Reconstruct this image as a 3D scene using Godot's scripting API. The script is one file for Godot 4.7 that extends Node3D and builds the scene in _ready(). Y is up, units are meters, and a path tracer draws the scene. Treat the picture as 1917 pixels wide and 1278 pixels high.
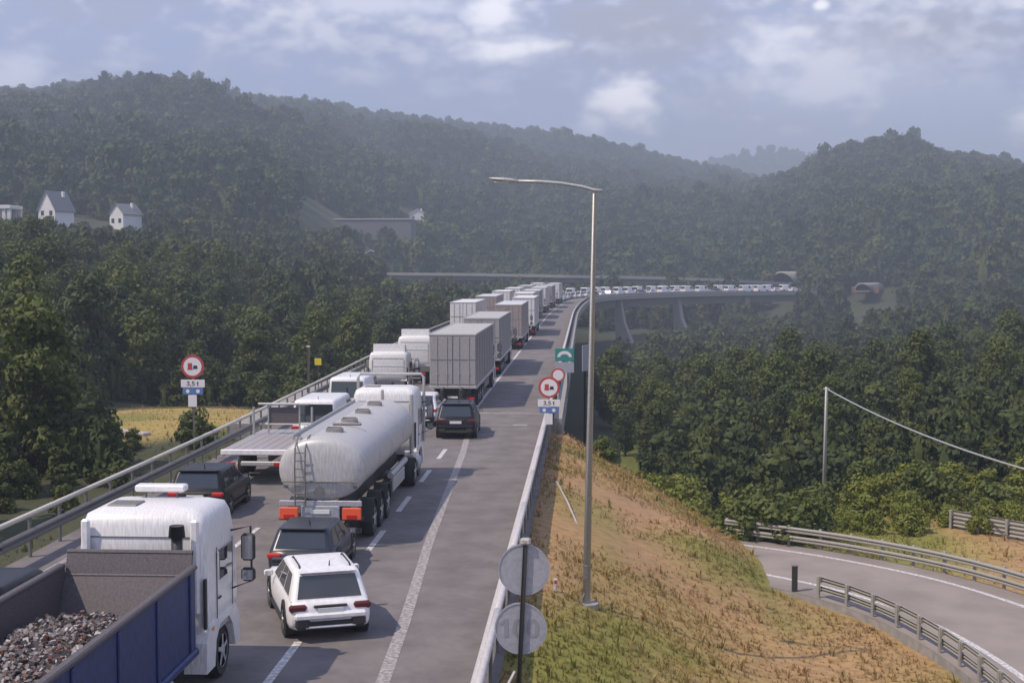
extends Node3D
# ------------------------------------------------------------------ camera model (photograph 1917 x 1278)
const FPX := 2500.0
const CAM_Y := 7.6
var cam_basis := Basis()
var M := {}
var used := {}
var rng := RandomNumberGenerator.new()
var nz := FastNoiseLite.new()
var nz2 := FastNoiseLite.new()

func ray(px: float, py: float) -> Vector3:
	return (cam_basis * Vector3((px - 958.5) / FPX, -(py - 639.0) / FPX, -1.0))
func gnd(px: float, py: float, h := 0.0) -> Vector3:
	var d := ray(px, py)
	var t := (h - CAM_Y) / d.y
	return Vector3(d.x * t, h, d.z * t)
func at_depth(px: float, py: float, depth: float) -> Vector3:
	var d := ray(px, py)
	var t := -depth / d.z
	return Vector3(0, CAM_Y, 0) + d * t
func hit(px: float, py: float, d0 := 60.0) -> Vector3:      # where the view through a pixel meets the terrain
	var d := ray(px, py)
	var s := d0
	while s < 3000.0:
		var p := Vector3(0, CAM_Y, 0) + d * s
		if p.y < terr(p.x, p.z): return p
		s *= 1.008
	return Vector3(0, CAM_Y, 0) + d * 1500.0
func ss(a: float, b: float, x: float) -> float:
	var t := clampf((x - a) / (b - a), 0.0, 1.0)
	return t * t * (3.0 - 2.0 * t)

# ------------------------------------------------------------------ nodes
func numbered(n: String) -> String:
	if not used.has(n):
		used[n] = 0
		return n
	used[n] += 1
	return "%s_%03d" % [n, used[n]]
func tag(o: Node, label: String, category := "", group := "", kind := ""):
	o.set_meta("label", label)
	if category != "": o.set_meta("category", category)
	if group != "": o.set_meta("group", group)
	if kind != "": o.set_meta("kind", kind)
func thing(n: String, label: String, category: String, at := Vector3.ZERO, turn := 0.0, group := "") -> Node3D:
	var o := Node3D.new()
	o.name = numbered(n)
	add_child(o)
	o.position = at
	o.rotation.y = turn
	tag(o, label, category, group)
	return o
func put(parent: Node, n: String, mesh: Mesh, m: Material, at := Vector3.ZERO) -> MeshInstance3D:
	var o := MeshInstance3D.new()
	o.name = numbered(n) if parent == self else n
	o.mesh = mesh
	o.material_override = m
	parent.add_child(o, true)
	o.position = at
	return o
func part(parent: Node, n: String, st: SurfaceTool, m: Material, at := Vector3.ZERO) -> MeshInstance3D:
	st.generate_normals()
	return put(parent, n, st.commit(), m, at)
func structure(n: String, st: SurfaceTool, m: Material, label: String) -> MeshInstance3D:
	var o := part(self, n, st, m)
	tag(o, label, "", "", "structure")
	return o
func copy(src: Node3D, label: String, at: Vector3, turn := 0.0, group := "") -> Node3D:
	var c: Node3D = src.duplicate()
	c.name = numbered(String(src.name).rstrip("_0123456789"))
	add_child(c)
	c.position = at
	c.rotation.y = turn
	c.set_meta("label", label)
	if group != "": c.set_meta("group", group)
	return c

# ------------------------------------------------------------------ shapes
func S(smooth := false) -> SurfaceTool:
	var st := SurfaceTool.new()
	st.begin(Mesh.PRIMITIVE_TRIANGLES)
	st.set_smooth_group(1 if smooth else -1)
	return st
func tri(st: SurfaceTool, a: Vector3, b: Vector3, c: Vector3, away: Vector3):
	if (b - a).cross(c - a).dot((a + b + c) / 3.0 - away) > 0.0:
		st.add_vertex(a); st.add_vertex(c); st.add_vertex(b)
	else:
		st.add_vertex(a); st.add_vertex(b); st.add_vertex(c)
func quad(st: SurfaceTool, a: Vector3, b: Vector3, c: Vector3, d: Vector3, away: Vector3):
	tri(st, a, b, c, away)
	tri(st, a, c, d, away)
func box(st: SurfaceTool, c: Vector3, s: Vector3, b := 0.0, bas := Basis()):
	var h := s * 0.5
	b = minf(b, minf(h.x, minf(h.y, h.z)) * 0.9)
	var P := func(sx: float, sy: float, sz: float, ax: int) -> Vector3:
		var v := Vector3(sx * (h.x - (b if ax != 0 else 0.0)), sy * (h.y - (b if ax != 1 else 0.0)), sz * (h.z - (b if ax != 2 else 0.0)))
		return c + bas * v
	for s1: float in [-1.0, 1.0]:
		quad(st, P.call(s1, -1.0, -1.0, 0), P.call(s1, 1.0, -1.0, 0), P.call(s1, 1.0, 1.0, 0), P.call(s1, -1.0, 1.0, 0), c)
		quad(st, P.call(-1.0, s1, -1.0, 1), P.call(1.0, s1, -1.0, 1), P.call(1.0, s1, 1.0, 1), P.call(-1.0, s1, 1.0, 1), c)
		quad(st, P.call(-1.0, -1.0, s1, 2), P.call(1.0, -1.0, s1, 2), P.call(1.0, 1.0, s1, 2), P.call(-1.0, 1.0, s1, 2), c)
	if b <= 0.0: return
	for s1: float in [-1.0, 1.0]:
		for s2: float in [-1.0, 1.0]:
			quad(st, P.call(s1, s2, -1.0, 0), P.call(s1, s2, 1.0, 0), P.call(s1, s2, 1.0, 1), P.call(s1, s2, -1.0, 1), c)
			quad(st, P.call(s1, -1.0, s2, 0), P.call(s1, 1.0, s2, 0), P.call(s1, 1.0, s2, 2), P.call(s1, -1.0, s2, 2), c)
			quad(st, P.call(-1.0, s1, s2, 1), P.call(1.0, s1, s2, 1), P.call(1.0, s1, s2, 2), P.call(-1.0, s1, s2, 2), c)
			for s3: float in [-1.0, 1.0]:
				tri(st, P.call(s1, s2, s3, 0), P.call(s1, s2, s3, 1), P.call(s1, s2, s3, 2), c)
func loft(st: SurfaceTool, rings: Array, cap0 := true, cap1 := true, closed := true):
	var mids := []
	for r: PackedVector3Array in rings:
		var m := Vector3.ZERO
		for p in r: m += p
		mids.append(m / r.size())
	for i in rings.size() - 1:
		var a: PackedVector3Array = rings[i]
		var b: PackedVector3Array = rings[i + 1]
		var mid: Vector3 = (mids[i] + mids[i + 1]) * 0.5
		var n := a.size()
		for j in (n if closed else n - 1):
			var k := (j + 1) % n
			quad(st, a[j], a[k], b[k], b[j], mid)
	var inner: Vector3 = mids[rings.size() / 2]
	if cap0:
		var r0: PackedVector3Array = rings[0]
		for j in r0.size(): tri(st, mids[0], r0[j], r0[(j + 1) % r0.size()], inner)
	if cap1:
		var r1: PackedVector3Array = rings[-1]
		for j in r1.size(): tri(st, mids[-1], r1[j], r1[(j + 1) % r1.size()], inner)
func circle(c: Vector3, u: Vector3, v: Vector3, n: int) -> PackedVector3Array:
	var r := PackedVector3Array()
	for i in n: r.append(c + u * cos(TAU * i / n) + v * sin(TAU * i / n))
	return r
func tube(st: SurfaceTool, a: Vector3, b: Vector3, r0: float, r1 := -1.0, n := 8):
	if r1 < 0.0: r1 = r0
	var d := (b - a).normalized()
	var u := d.cross(Vector3.UP if absf(d.y) < 0.9 else Vector3.RIGHT).normalized()
	var v := d.cross(u)
	loft(st, [circle(a, u * r0, v * r0, n), circle(b, u * r1, v * r1, n)])
func pipe(st: SurfaceTool, pts: Array, r: float, n := 6):
	var rings := []
	for i in pts.size():
		var d: Vector3 = (pts[mini(i + 1, pts.size() - 1)] - pts[maxi(i - 1, 0)]).normalized()
		var u := d.cross(Vector3.UP if absf(d.y) < 0.9 else Vector3.RIGHT).normalized()
		rings.append(circle(pts[i], u * r, d.cross(u) * r, n))
	loft(st, rings)
func prism(st: SurfaceTool, poly: PackedVector2Array, x0: float, x1: float):   # poly holds (z, y); swept along x
	var area := 0.0
	for i in poly.size():
		var p := poly[i]
		var q := poly[(i + 1) % poly.size()]
		area += p.x * q.y - q.x * p.y
	var mid := (x0 + x1) * 0.5
	for i in poly.size():
		var p := poly[i]
		var q := poly[(i + 1) % poly.size()]
		var n := Vector2(q.y - p.y, p.x - q.x) * signf(area)
		var e := (p + q) * 0.5 - n.normalized()
		quad(st, Vector3(x0, p.y, p.x), Vector3(x1, p.y, p.x), Vector3(x1, q.y, q.x), Vector3(x0, q.y, q.x), Vector3(mid, e.y, e.x))
	var ix := Geometry2D.triangulate_polygon(poly)
	for i in range(0, ix.size(), 3):
		for x: float in [x0, x1]:
			tri(st, Vector3(x, poly[ix[i]].y, poly[ix[i]].x), Vector3(x, poly[ix[i + 1]].y, poly[ix[i + 1]].x), Vector3(x, poly[ix[i + 2]].y, poly[ix[i + 2]].x), Vector3(mid * 2.0 - x, 0, 0) if absf(x1 - x0) < 0.001 else Vector3(mid, poly[ix[i]].y, poly[ix[i]].x))
func sheet(st: SurfaceTool, pts: Array, w0: float, w1: float, dy := 0.0):      # a ribbon between two offsets to the right of a path
	for i in pts.size() - 1:
		var q := []
		for k in [i, i + 1]:
			var d: Vector3 = pts[mini(k + 1, pts.size() - 1)] - pts[maxi(k - 1, 0)]
			d.y = 0
			var r := Vector3(-d.z, 0, d.x).normalized()
			q.append(pts[k] + r * w0 + Vector3(0, dy, 0))
			q.append(pts[k] + r * w1 + Vector3(0, dy, 0))
		quad(st, q[0], q[1], q[3], q[2], (q[0] + q[3]) * 0.5 + Vector3.DOWN)
func offset_path(pts: Array, off: float, dy := 0.0) -> Array:
	var out := []
	for k in pts.size():
		var d: Vector3 = pts[mini(k + 1, pts.size() - 1)] - pts[maxi(k - 1, 0)]
		d.y = 0
		out.append(pts[k] + Vector3(-d.z, 0, d.x).normalized() * off + Vector3(0, dy, 0))
	return out
func resample(pts: Array, step: float) -> Array:
	var out := [pts[0]]
	var need := step
	for i in pts.size() - 1:
		var a: Vector3 = pts[i]
		var b: Vector3 = pts[i + 1]
		var l := a.distance_to(b)
		var pos := 0.0
		while l - pos >= need:
			pos += need
			out.append(a.lerp(b, pos / l))
			need = step
		need -= l - pos
	return out
func sweep(st: SurfaceTool, pts: Array, prof: Array):                          # prof: [right, up] offsets of a closed outline
	var rings := []
	for k in pts.size():
		var d: Vector3 = pts[mini(k + 1, pts.size() - 1)] - pts[maxi(k - 1, 0)]
		d.y = 0
		var r := Vector3(-d.z, 0, d.x).normalized()
		var ring := PackedVector3Array()
		for p in prof: ring.append(pts[k] + r * p[0] + Vector3(0, p[1], 0))
		rings.append(ring)
	loft(st, rings)

# ------------------------------------------------------------------ materials
func lin(r: float, g: float, b: float) -> Color:
	return Color(r, g, b).linear_to_srgb()
func noise_tex(freq: float, octaves: int, lo: float, hi: float, sd: int, size := 512, normal := false, tint := Color(1, 1, 1)) -> ImageTexture:
	var n := FastNoiseLite.new()
	n.seed = sd
	n.noise_type = FastNoiseLite.TYPE_SIMPLEX_SMOOTH
	n.frequency = freq
	n.fractal_octaves = octaves
	var im := n.get_seamless_image(size, size)
	if normal:
		im.convert(Image.FORMAT_RGBA8)
		im.bump_map_to_normal_map(3.0)
		return ImageTexture.create_from_image(im)
	im.convert(Image.FORMAT_L8)
	var src := im.get_data()
	var dat := PackedByteArray()
	dat.resize(size * size * 3)
	for i in src.size():
		var v := lo + (hi - lo) * src[i] / 255.0
		dat[i * 3] = int(clampf(v * tint.r, 0, 1) * 255.0)
		dat[i * 3 + 1] = int(clampf(v * tint.g, 0, 1) * 255.0)
		dat[i * 3 + 2] = int(clampf(v * tint.b, 0, 1) * 255.0)
	return ImageTexture.create_from_image(Image.create_from_data(size, size, false, Image.FORMAT_RGB8, dat))
func mat(c: Color, rough := 0.6, metal := 0.0, tex: Texture2D = null, scale := 1.0, world := false) -> StandardMaterial3D:
	var m := StandardMaterial3D.new()
	m.albedo_color = c
	m.roughness = rough
	m.metallic = metal
	if tex:
		m.albedo_texture = tex
		m.uv1_triplanar = true
		m.uv1_world_triplanar = world
		m.uv1_scale = Vector3.ONE * scale
	return m
func make_materials():
	var dirt := noise_tex(0.03, 6, 0.90, 1.04, 5)
	var streak := noise_tex(0.04, 6, 0.80, 1.08, 8)
	var grit := noise_tex(0.05, 5, 0.62, 1.2, 9)
	var fine := noise_tex(0.12, 3, 0.7, 1.2, 10)
	M.asphalt = mat(lin(0.176, 0.156, 0.152), 0.92, 0.0, noise_tex(0.012, 8, 0.84, 1.08, 3, 1024), 0.045, true)
	M.asphalt.vertex_color_use_as_albedo = true
	M.asphalt.normal_enabled = true
	M.asphalt.normal_texture = noise_tex(0.2, 3, 0, 1, 4, 256, true)
	M.asphalt.normal_scale = 0.15
	M.ramp_asphalt = mat(lin(0.27, 0.225, 0.20), 0.92, 0.0, noise_tex(0.015, 8, 0.86, 1.06, 13, 512), 0.05, true)
	M.paint = mat(lin(0.74, 0.70, 0.69), 0.7, 0.0, noise_tex(0.03, 5, 0.62, 1.05, 14), 0.5, true)
	M.worn_paint = mat(lin(0.42, 0.38, 0.37), 0.8, 0.0, noise_tex(0.03, 5, 0.6, 1.1, 15), 0.5, true)
	M.white = mat(lin(0.80, 0.78, 0.78), 0.28, 0.0, dirt, 0.35)
	M.white.clearcoat_enabled = true
	M.white.clearcoat = 0.5
	var runs := noise_tex(0.035, 5, 0.83, 1.05, 17)
	M.truck_white = mat(lin(0.78, 0.76, 0.755), 0.33, 0.0, runs, 1.0)
	M.truck_white.uv1_scale = Vector3(1.1, 0.16, 1.1)
	M.white_dull = mat(lin(0.70, 0.68, 0.67), 0.5, 0.0, dirt, 0.4)
	M.cream = mat(lin(0.55, 0.50, 0.47), 0.55, 0.0, dirt, 0.4)
	M.grey_tarp = mat(lin(0.30, 0.275, 0.27), 0.6, 0.0, runs, 1.0)
	M.grey_tarp.uv1_scale = Vector3(0.8, 0.14, 0.8)
	M.grey_roof = mat(lin(0.46, 0.45, 0.43), 0.7, 0.0, streak, 0.3)
	M.tan_tarp = mat(lin(0.33, 0.27, 0.25), 0.6, 0.0, runs, 1.0)
	M.tan_tarp.uv1_scale = Vector3(0.8, 0.14, 0.8)
	M.door_grey = mat(lin(0.36, 0.33, 0.33), 0.5, 0.0, runs, 1.0)
	M.door_grey.uv1_scale = Vector3(1.2, 0.2, 1.2)
	M.blue = mat(lin(0.020, 0.042, 0.155), 0.5, 0.1, noise_tex(0.03, 6, 0.55, 1.25, 18), 1.0)
	M.blue.uv1_scale = Vector3(1.3, 0.22, 1.3)
	M.steel_brown = mat(lin(0.13, 0.112, 0.118), 0.65, 0.3, streak, 0.7)
	M.tank = mat(lin(0.53, 0.51, 0.50), 0.40, 0.12, runs, 1.0)
	M.tank.uv1_scale = Vector3(0.9, 0.15, 0.9)
	M.galv = mat(lin(0.50, 0.49, 0.48), 0.5, 0.4, streak, 0.8)
	M.galv_dark = mat(lin(0.22, 0.21, 0.20), 0.6, 0.4, streak, 0.8)
	M.rail_white = mat(lin(0.62, 0.58, 0.57), 0.55, 0.15, streak, 0.6)
	M.galv_worn = mat(lin(0.36, 0.34, 0.30), 0.65, 0.2, streak, 0.8)
	M.rail_pale = mat(lin(0.66, 0.61, 0.52), 0.55, 0.1, streak, 0.6)
	M.frame = mat(lin(0.05, 0.047, 0.047), 0.6, 0.2, grit, 1.0)
	M.black = mat(lin(0.02, 0.02, 0.021), 0.55)
	M.tyre = mat(lin(0.028, 0.026, 0.026), 0.85, 0.0, grit, 2.0)
	M.rim = mat(lin(0.35, 0.34, 0.34), 0.4, 0.6)
	M.glass = mat(lin(0.03, 0.035, 0.038), 0.06, 0.0)
	M.glass.metallic_specular = 0.8
	M.mirror = mat(lin(0.6, 0.6, 0.6), 0.1, 0.8)
	M.red_lamp = mat(lin(0.45, 0.02, 0.015), 0.25)
	M.orange = mat(lin(0.75, 0.10, 0.035), 0.45)
	M.amber = mat(lin(0.7, 0.25, 0.03), 0.3)
	M.plate = mat(lin(0.68, 0.68, 0.66), 0.5)
	M.dark_paint = mat(lin(0.014, 0.0135, 0.016), 0.34, 0.0, dirt, 0.5)
	M.dark_paint.metallic_specular = 0.35
	M.navy_paint = mat(lin(0.026, 0.030, 0.046), 0.3, 0.0, dirt, 0.5)
	M.navy_paint.metallic_specular = 0.45
	M.silver_paint = mat(lin(0.40, 0.41, 0.42), 0.3, 0.4, dirt, 0.5)
	M.concrete = mat(lin(0.31, 0.295, 0.28), 0.9, 0.0, streak, 0.12, true)
	M.wall_white = mat(lin(0.82, 0.81, 0.80), 0.85, 0.0, streak, 0.15)
	M.wall_grey = mat(lin(0.15, 0.15, 0.165), 0.85, 0.0, streak, 0.15)
	M.roof_red = mat(lin(0.22, 0.12, 0.09), 0.85, 0.0, streak, 0.3)
	M.roof_grey = mat(lin(0.2, 0.2, 0.21), 0.85, 0.0, streak, 0.3)
	M.brick_red = mat(lin(0.22, 0.11, 0.08), 0.9, 0.0, grit, 0.2)
	M.sign_back = mat(lin(0.40, 0.40, 0.44), 0.5, 0.3, dirt, 0.6)
	M.sign_ghost = mat(lin(0.24, 0.24, 0.27), 0.6)
	M.sign_red = mat(lin(0.42, 0.055, 0.05), 0.5)
	M.sign_white = mat(lin(0.70, 0.66, 0.66), 0.5)
	M.sign_black = mat(lin(0.03, 0.03, 0.03), 0.5)
	M.sign_blue = mat(lin(0.10, 0.17, 0.38), 0.5)
	M.sign_green = mat(lin(0.03, 0.22, 0.19), 0.5)
	M.sign_yellow = mat(lin(0.62, 0.50, 0.03), 0.5)
	M.wood = mat(lin(0.22, 0.19, 0.15), 0.9, 0.0, streak, 0.8)
	M.bark = mat(lin(0.075, 0.058, 0.042), 0.95, 0.0, grit, 1.2)
	M.stone = mat(lin(0.5, 0.47, 0.44), 0.9, 0.0, grit, 0.6)
	M.ground = mat(Color.WHITE, 0.97, 0.0, noise_tex(0.02, 7, 0.76, 1.13, 21, 1024), 0.11, true)
	M.ground.vertex_color_use_as_albedo = true
	M.grass = mat(Color.WHITE, 0.9)
	M.grass.vertex_color_use_as_albedo = true
	M.rubble = mat(Color.WHITE, 0.8, 0.15, fine, 3.0)
	M.rubble.vertex_color_use_as_albedo = true
	M.tail_smoked = mat(lin(0.10, 0.012, 0.012), 0.2)
	M.leaf = []
	for c: Color in [Color(0.050, 0.064, 0.008), Color(0.068, 0.084, 0.009), Color(0.130, 0.142, 0.013), Color(0.038, 0.057, 0.011), Color(0.13, 0.155, 0.07)]:
		var m := mat(lin(c.r, c.g, c.b), 0.75)
		m.backlight_enabled = true
		m.backlight = lin(c.r * 0.5, c.g * 0.6, c.b * 0.3)
		M.leaf.append(m)

# ------------------------------------------------------------------ the land
const RIDGE_A := [[-900, 300], [-400, 250], [-150, 205], [0, 178], [120, 168], [230, 142], [300, 139], [370, 146], [405, 164], [490, 178], [620, 184], [700, 203], [800, 210], [920, 221], [1000, 229], [1080, 240], [1200, 269], [1290, 296], [1360, 306], [1450, 345], [1600, 420], [1917, 470], [2600, 480]]
const RIDGE_B := [[1000, 510], [1130, 500], [1300, 420], [1400, 345], [1500, 300], [1570, 270], [1640, 256], [1700, 250], [1745, 276], [1850, 288], [1917, 298], [2200, 270], [2900, 330]]
const RIDGE_C := [[900, 380], [1200, 330], [1360, 302], [1440, 284], [1500, 296], [1700, 330], [2300, 350]]
func table(t: Array, x: float) -> float:
	if x <= t[0][0]: return t[0][1]
	for i in t.size() - 1:
		if x < t[i + 1][0]:
			return lerpf(t[i][1], t[i + 1][1], (x - t[i][0]) / float(t[i + 1][0] - t[i][0]))
	return t[-1][1]
func near_ground(x: float, z: float) -> float:
	var d := -z
	var l := -0.55 - 1.0 * ss(15.0, 20.0, -x) + 0.13 * maxf(0.0, -x - 34.0) + 10.0 * ss(260.0, 430.0, d) * ss(58.0, 110.0, -x) - 4.5 * ss(75.0, 140.0, d) * (1.0 - ss(30.0, 65.0, -x))
	var v := -2.75 - 2.0 * ss(50.0, 64.0, d) * (1.0 - 0.8 * ss(9.0, 16.0, x)) - 10.5 * ss(64.0, 240.0, d) + maxf(0.0, x - 22.0 - 0.03 * d) * 0.12 + 9.0 * ss(455.0, 600.0, d)
	var e := -2.75 * ss(-2.2, 6.4, x) + 0.75 * exp(-pow((x - 4.2) / 1.5, 2.0) - pow((d - 45.5) / 4.5, 2.0))
	var edge := maxf(50.0, 63.0 - 1.5 * (x + 1.4))
	var r := lerpf(e, v, ss(edge, edge + 7.0, d))
	if x > 6.0: r = lerpf(r, v, ss(6.0, 7.0, x) * ss(44.0, 50.0, d))
	var corridor := -0.35
	var spread := 130.0 * ss(300.0, 520.0, d)
	var t := ss(-15.0 - spread, -1.5 + spread, x)
	if d < 62.0: 
		if x < -14.6: return lerpf(-0.35, l, ss(14.6, 16.2, -x))
		if x > -1.7: return r - 0.04
		return corridor
	var m := lerpf(l, r, t)
	if x > -15.5 and x < -1.5: m = lerpf(minf(m, -3.5), m, ss(300.0, 420.0, d))
	if x < -14.6: m = lerpf(m, l, ss(14.6, 16.2, -x) * (1.0 - ss(270.0, 330.0, d)))
	return lerpf(corridor if x > -15.5 and x < -1.5 else m, m, ss(62.0, 74.0, d))
func terr(x: float, z: float) -> float:
	var d := -z
	var h := near_ground(x, z) + nz.get_noise_2d(x * 6.0, z * 6.0) * 0.22 * (0.25 if x > -15.5 and x < 0.0 else 1.0)
	if d < 300.0: return h
	var px := 1095.0 + FPX * x / d
	var ha := (500.0 - table(RIDGE_A, px)) / FPX * 1500.0 - 13.0
	var hb := (500.0 - table(RIDGE_B, px)) / FPX * 1050.0 - 10.0
	var hc := (500.0 - table(RIDGE_C, px)) / FPX * 2500.0
	var d0 := lerpf(400.0, 485.0, ss(480.0, 700.0, px))
	var pa := pow(clampf((d - d0) / (1500.0 - d0), 0.0, 1.0), 0.95)
	var pb := pow(clampf((d - 450.0) / 600.0, 0.0, 1.0), 0.9)
	var rough := nz2.get_noise_2d(x * 0.5, z * 0.5) * 22.0
	var fa := lerpf(h, ha, pa) if d < 1500.0 else ha * maxf(0.0, 1.0 - (d - 1500.0) / 900.0)
	var fb := lerpf(h, hb, pb) if d < 1050.0 else hb * maxf(0.0, 1.0 - (d - 1050.0) / 700.0)
	var fc := -100.0
	if d > 1700.0: fc = hc * clampf((d - 1700.0) / 800.0, 0.0, 1.0) if d < 2500.0 else hc * maxf(0.0, 1.0 - (d - 2500.0) / 1000.0)
	fa += rough * pa * (1.0 - pa) * 4.0 * 0.8
	fb += rough * pb * (1.0 - pb) * 4.0 * 0.6
	return maxf(maxf(fa, fb), maxf(fc, -5.0 if d > 1600.0 else -100.0))
func dry(x: float, z: float) -> float:                                          # how much bare dry grass stands here, 0 to 1
	var d := -z
	if x > -1.8 and d < 66.0: return 1.0
	if x > 4.0 and d < 58.0 + maxf(0.0, x - 12.0) * 0.3: return 1.0
	var q := Vector2((x + 27.0) / 9.0, (d - 80.0) / 15.0).length()
	return 1.0 - ss(0.7, 1.1, q)
func ground_color(x: float, z: float) -> Color:
	var g := dry(x, z)
	var n := nz.get_noise_2d(x * 2.2, z * 2.2)
	var n2 := nz2.get_noise_2d(x * 9.0, z * 9.0)
	var brown := Color(0.37, 0.222, 0.100)
	var gold := Color(0.35, 0.255, 0.072)
	var green := Color(0.190, 0.188, 0.030)
	var c := brown.lerp(gold, ss(-0.25, 0.35, n + n2 * 0.5))
	c = c.lerp(green, ss(0.02, 0.40, n2 + n * 0.4) * 0.85)
	if x > -1.6 and x < 0.9: c = c.lerp(green, ss(-0.35, 0.3, n2) * 0.6)
	if x > 5.5: c = c.lerp(green, ss(-0.3, 0.35, n2 - n * 0.4) * 0.6)
	var wood := Color(0.048, 0.052, 0.016)
	if g < 1.0 and -z < 110.0 and x > 0.0: wood = Color(0.115, 0.125, 0.018)
	return wood.lerp(c, g)
func build_land():
	var xs := []
	var x := 0.0
	var step := 0.8
	while x < 2600.0:
		xs.append(x)
		if x > 34.0: step = minf(step * 1.06, 13.0 if x < 800.0 else 60.0)
		x += step
	var all := []
	for i in range(xs.size() - 1, 0, -1): all.append(-xs[i])
	all.append_array(xs)
	var zs := []
	var z := 30.0
	step = 0.9
	while z > -3700.0:
		zs.append(z)
		if z < -95.0: step = minf(step * 1.035, 22.0 if z > -1700.0 else 120.0)
		z -= step
	var st := S(true)
	var nx := all.size()
	for zz: float in zs:
		for xx: float in all:
			st.set_color(ground_color(xx, zz))
			st.add_vertex(Vector3(xx, terr(xx, zz), zz))
	for j in zs.size() - 1:
		for i in nx - 1:
			var a := j * nx + i
			st.add_index(a); st.add_index(a + nx); st.add_index(a + 1)
			st.add_index(a + 1); st.add_index(a + nx); st.add_index(a + nx + 1)
	st.generate_normals()
	var o := put(self, "terrain", st.commit(), M.ground)
	tag(o, "dry grass banks, valley floor and wooded hillsides", "", "", "structure")

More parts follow.
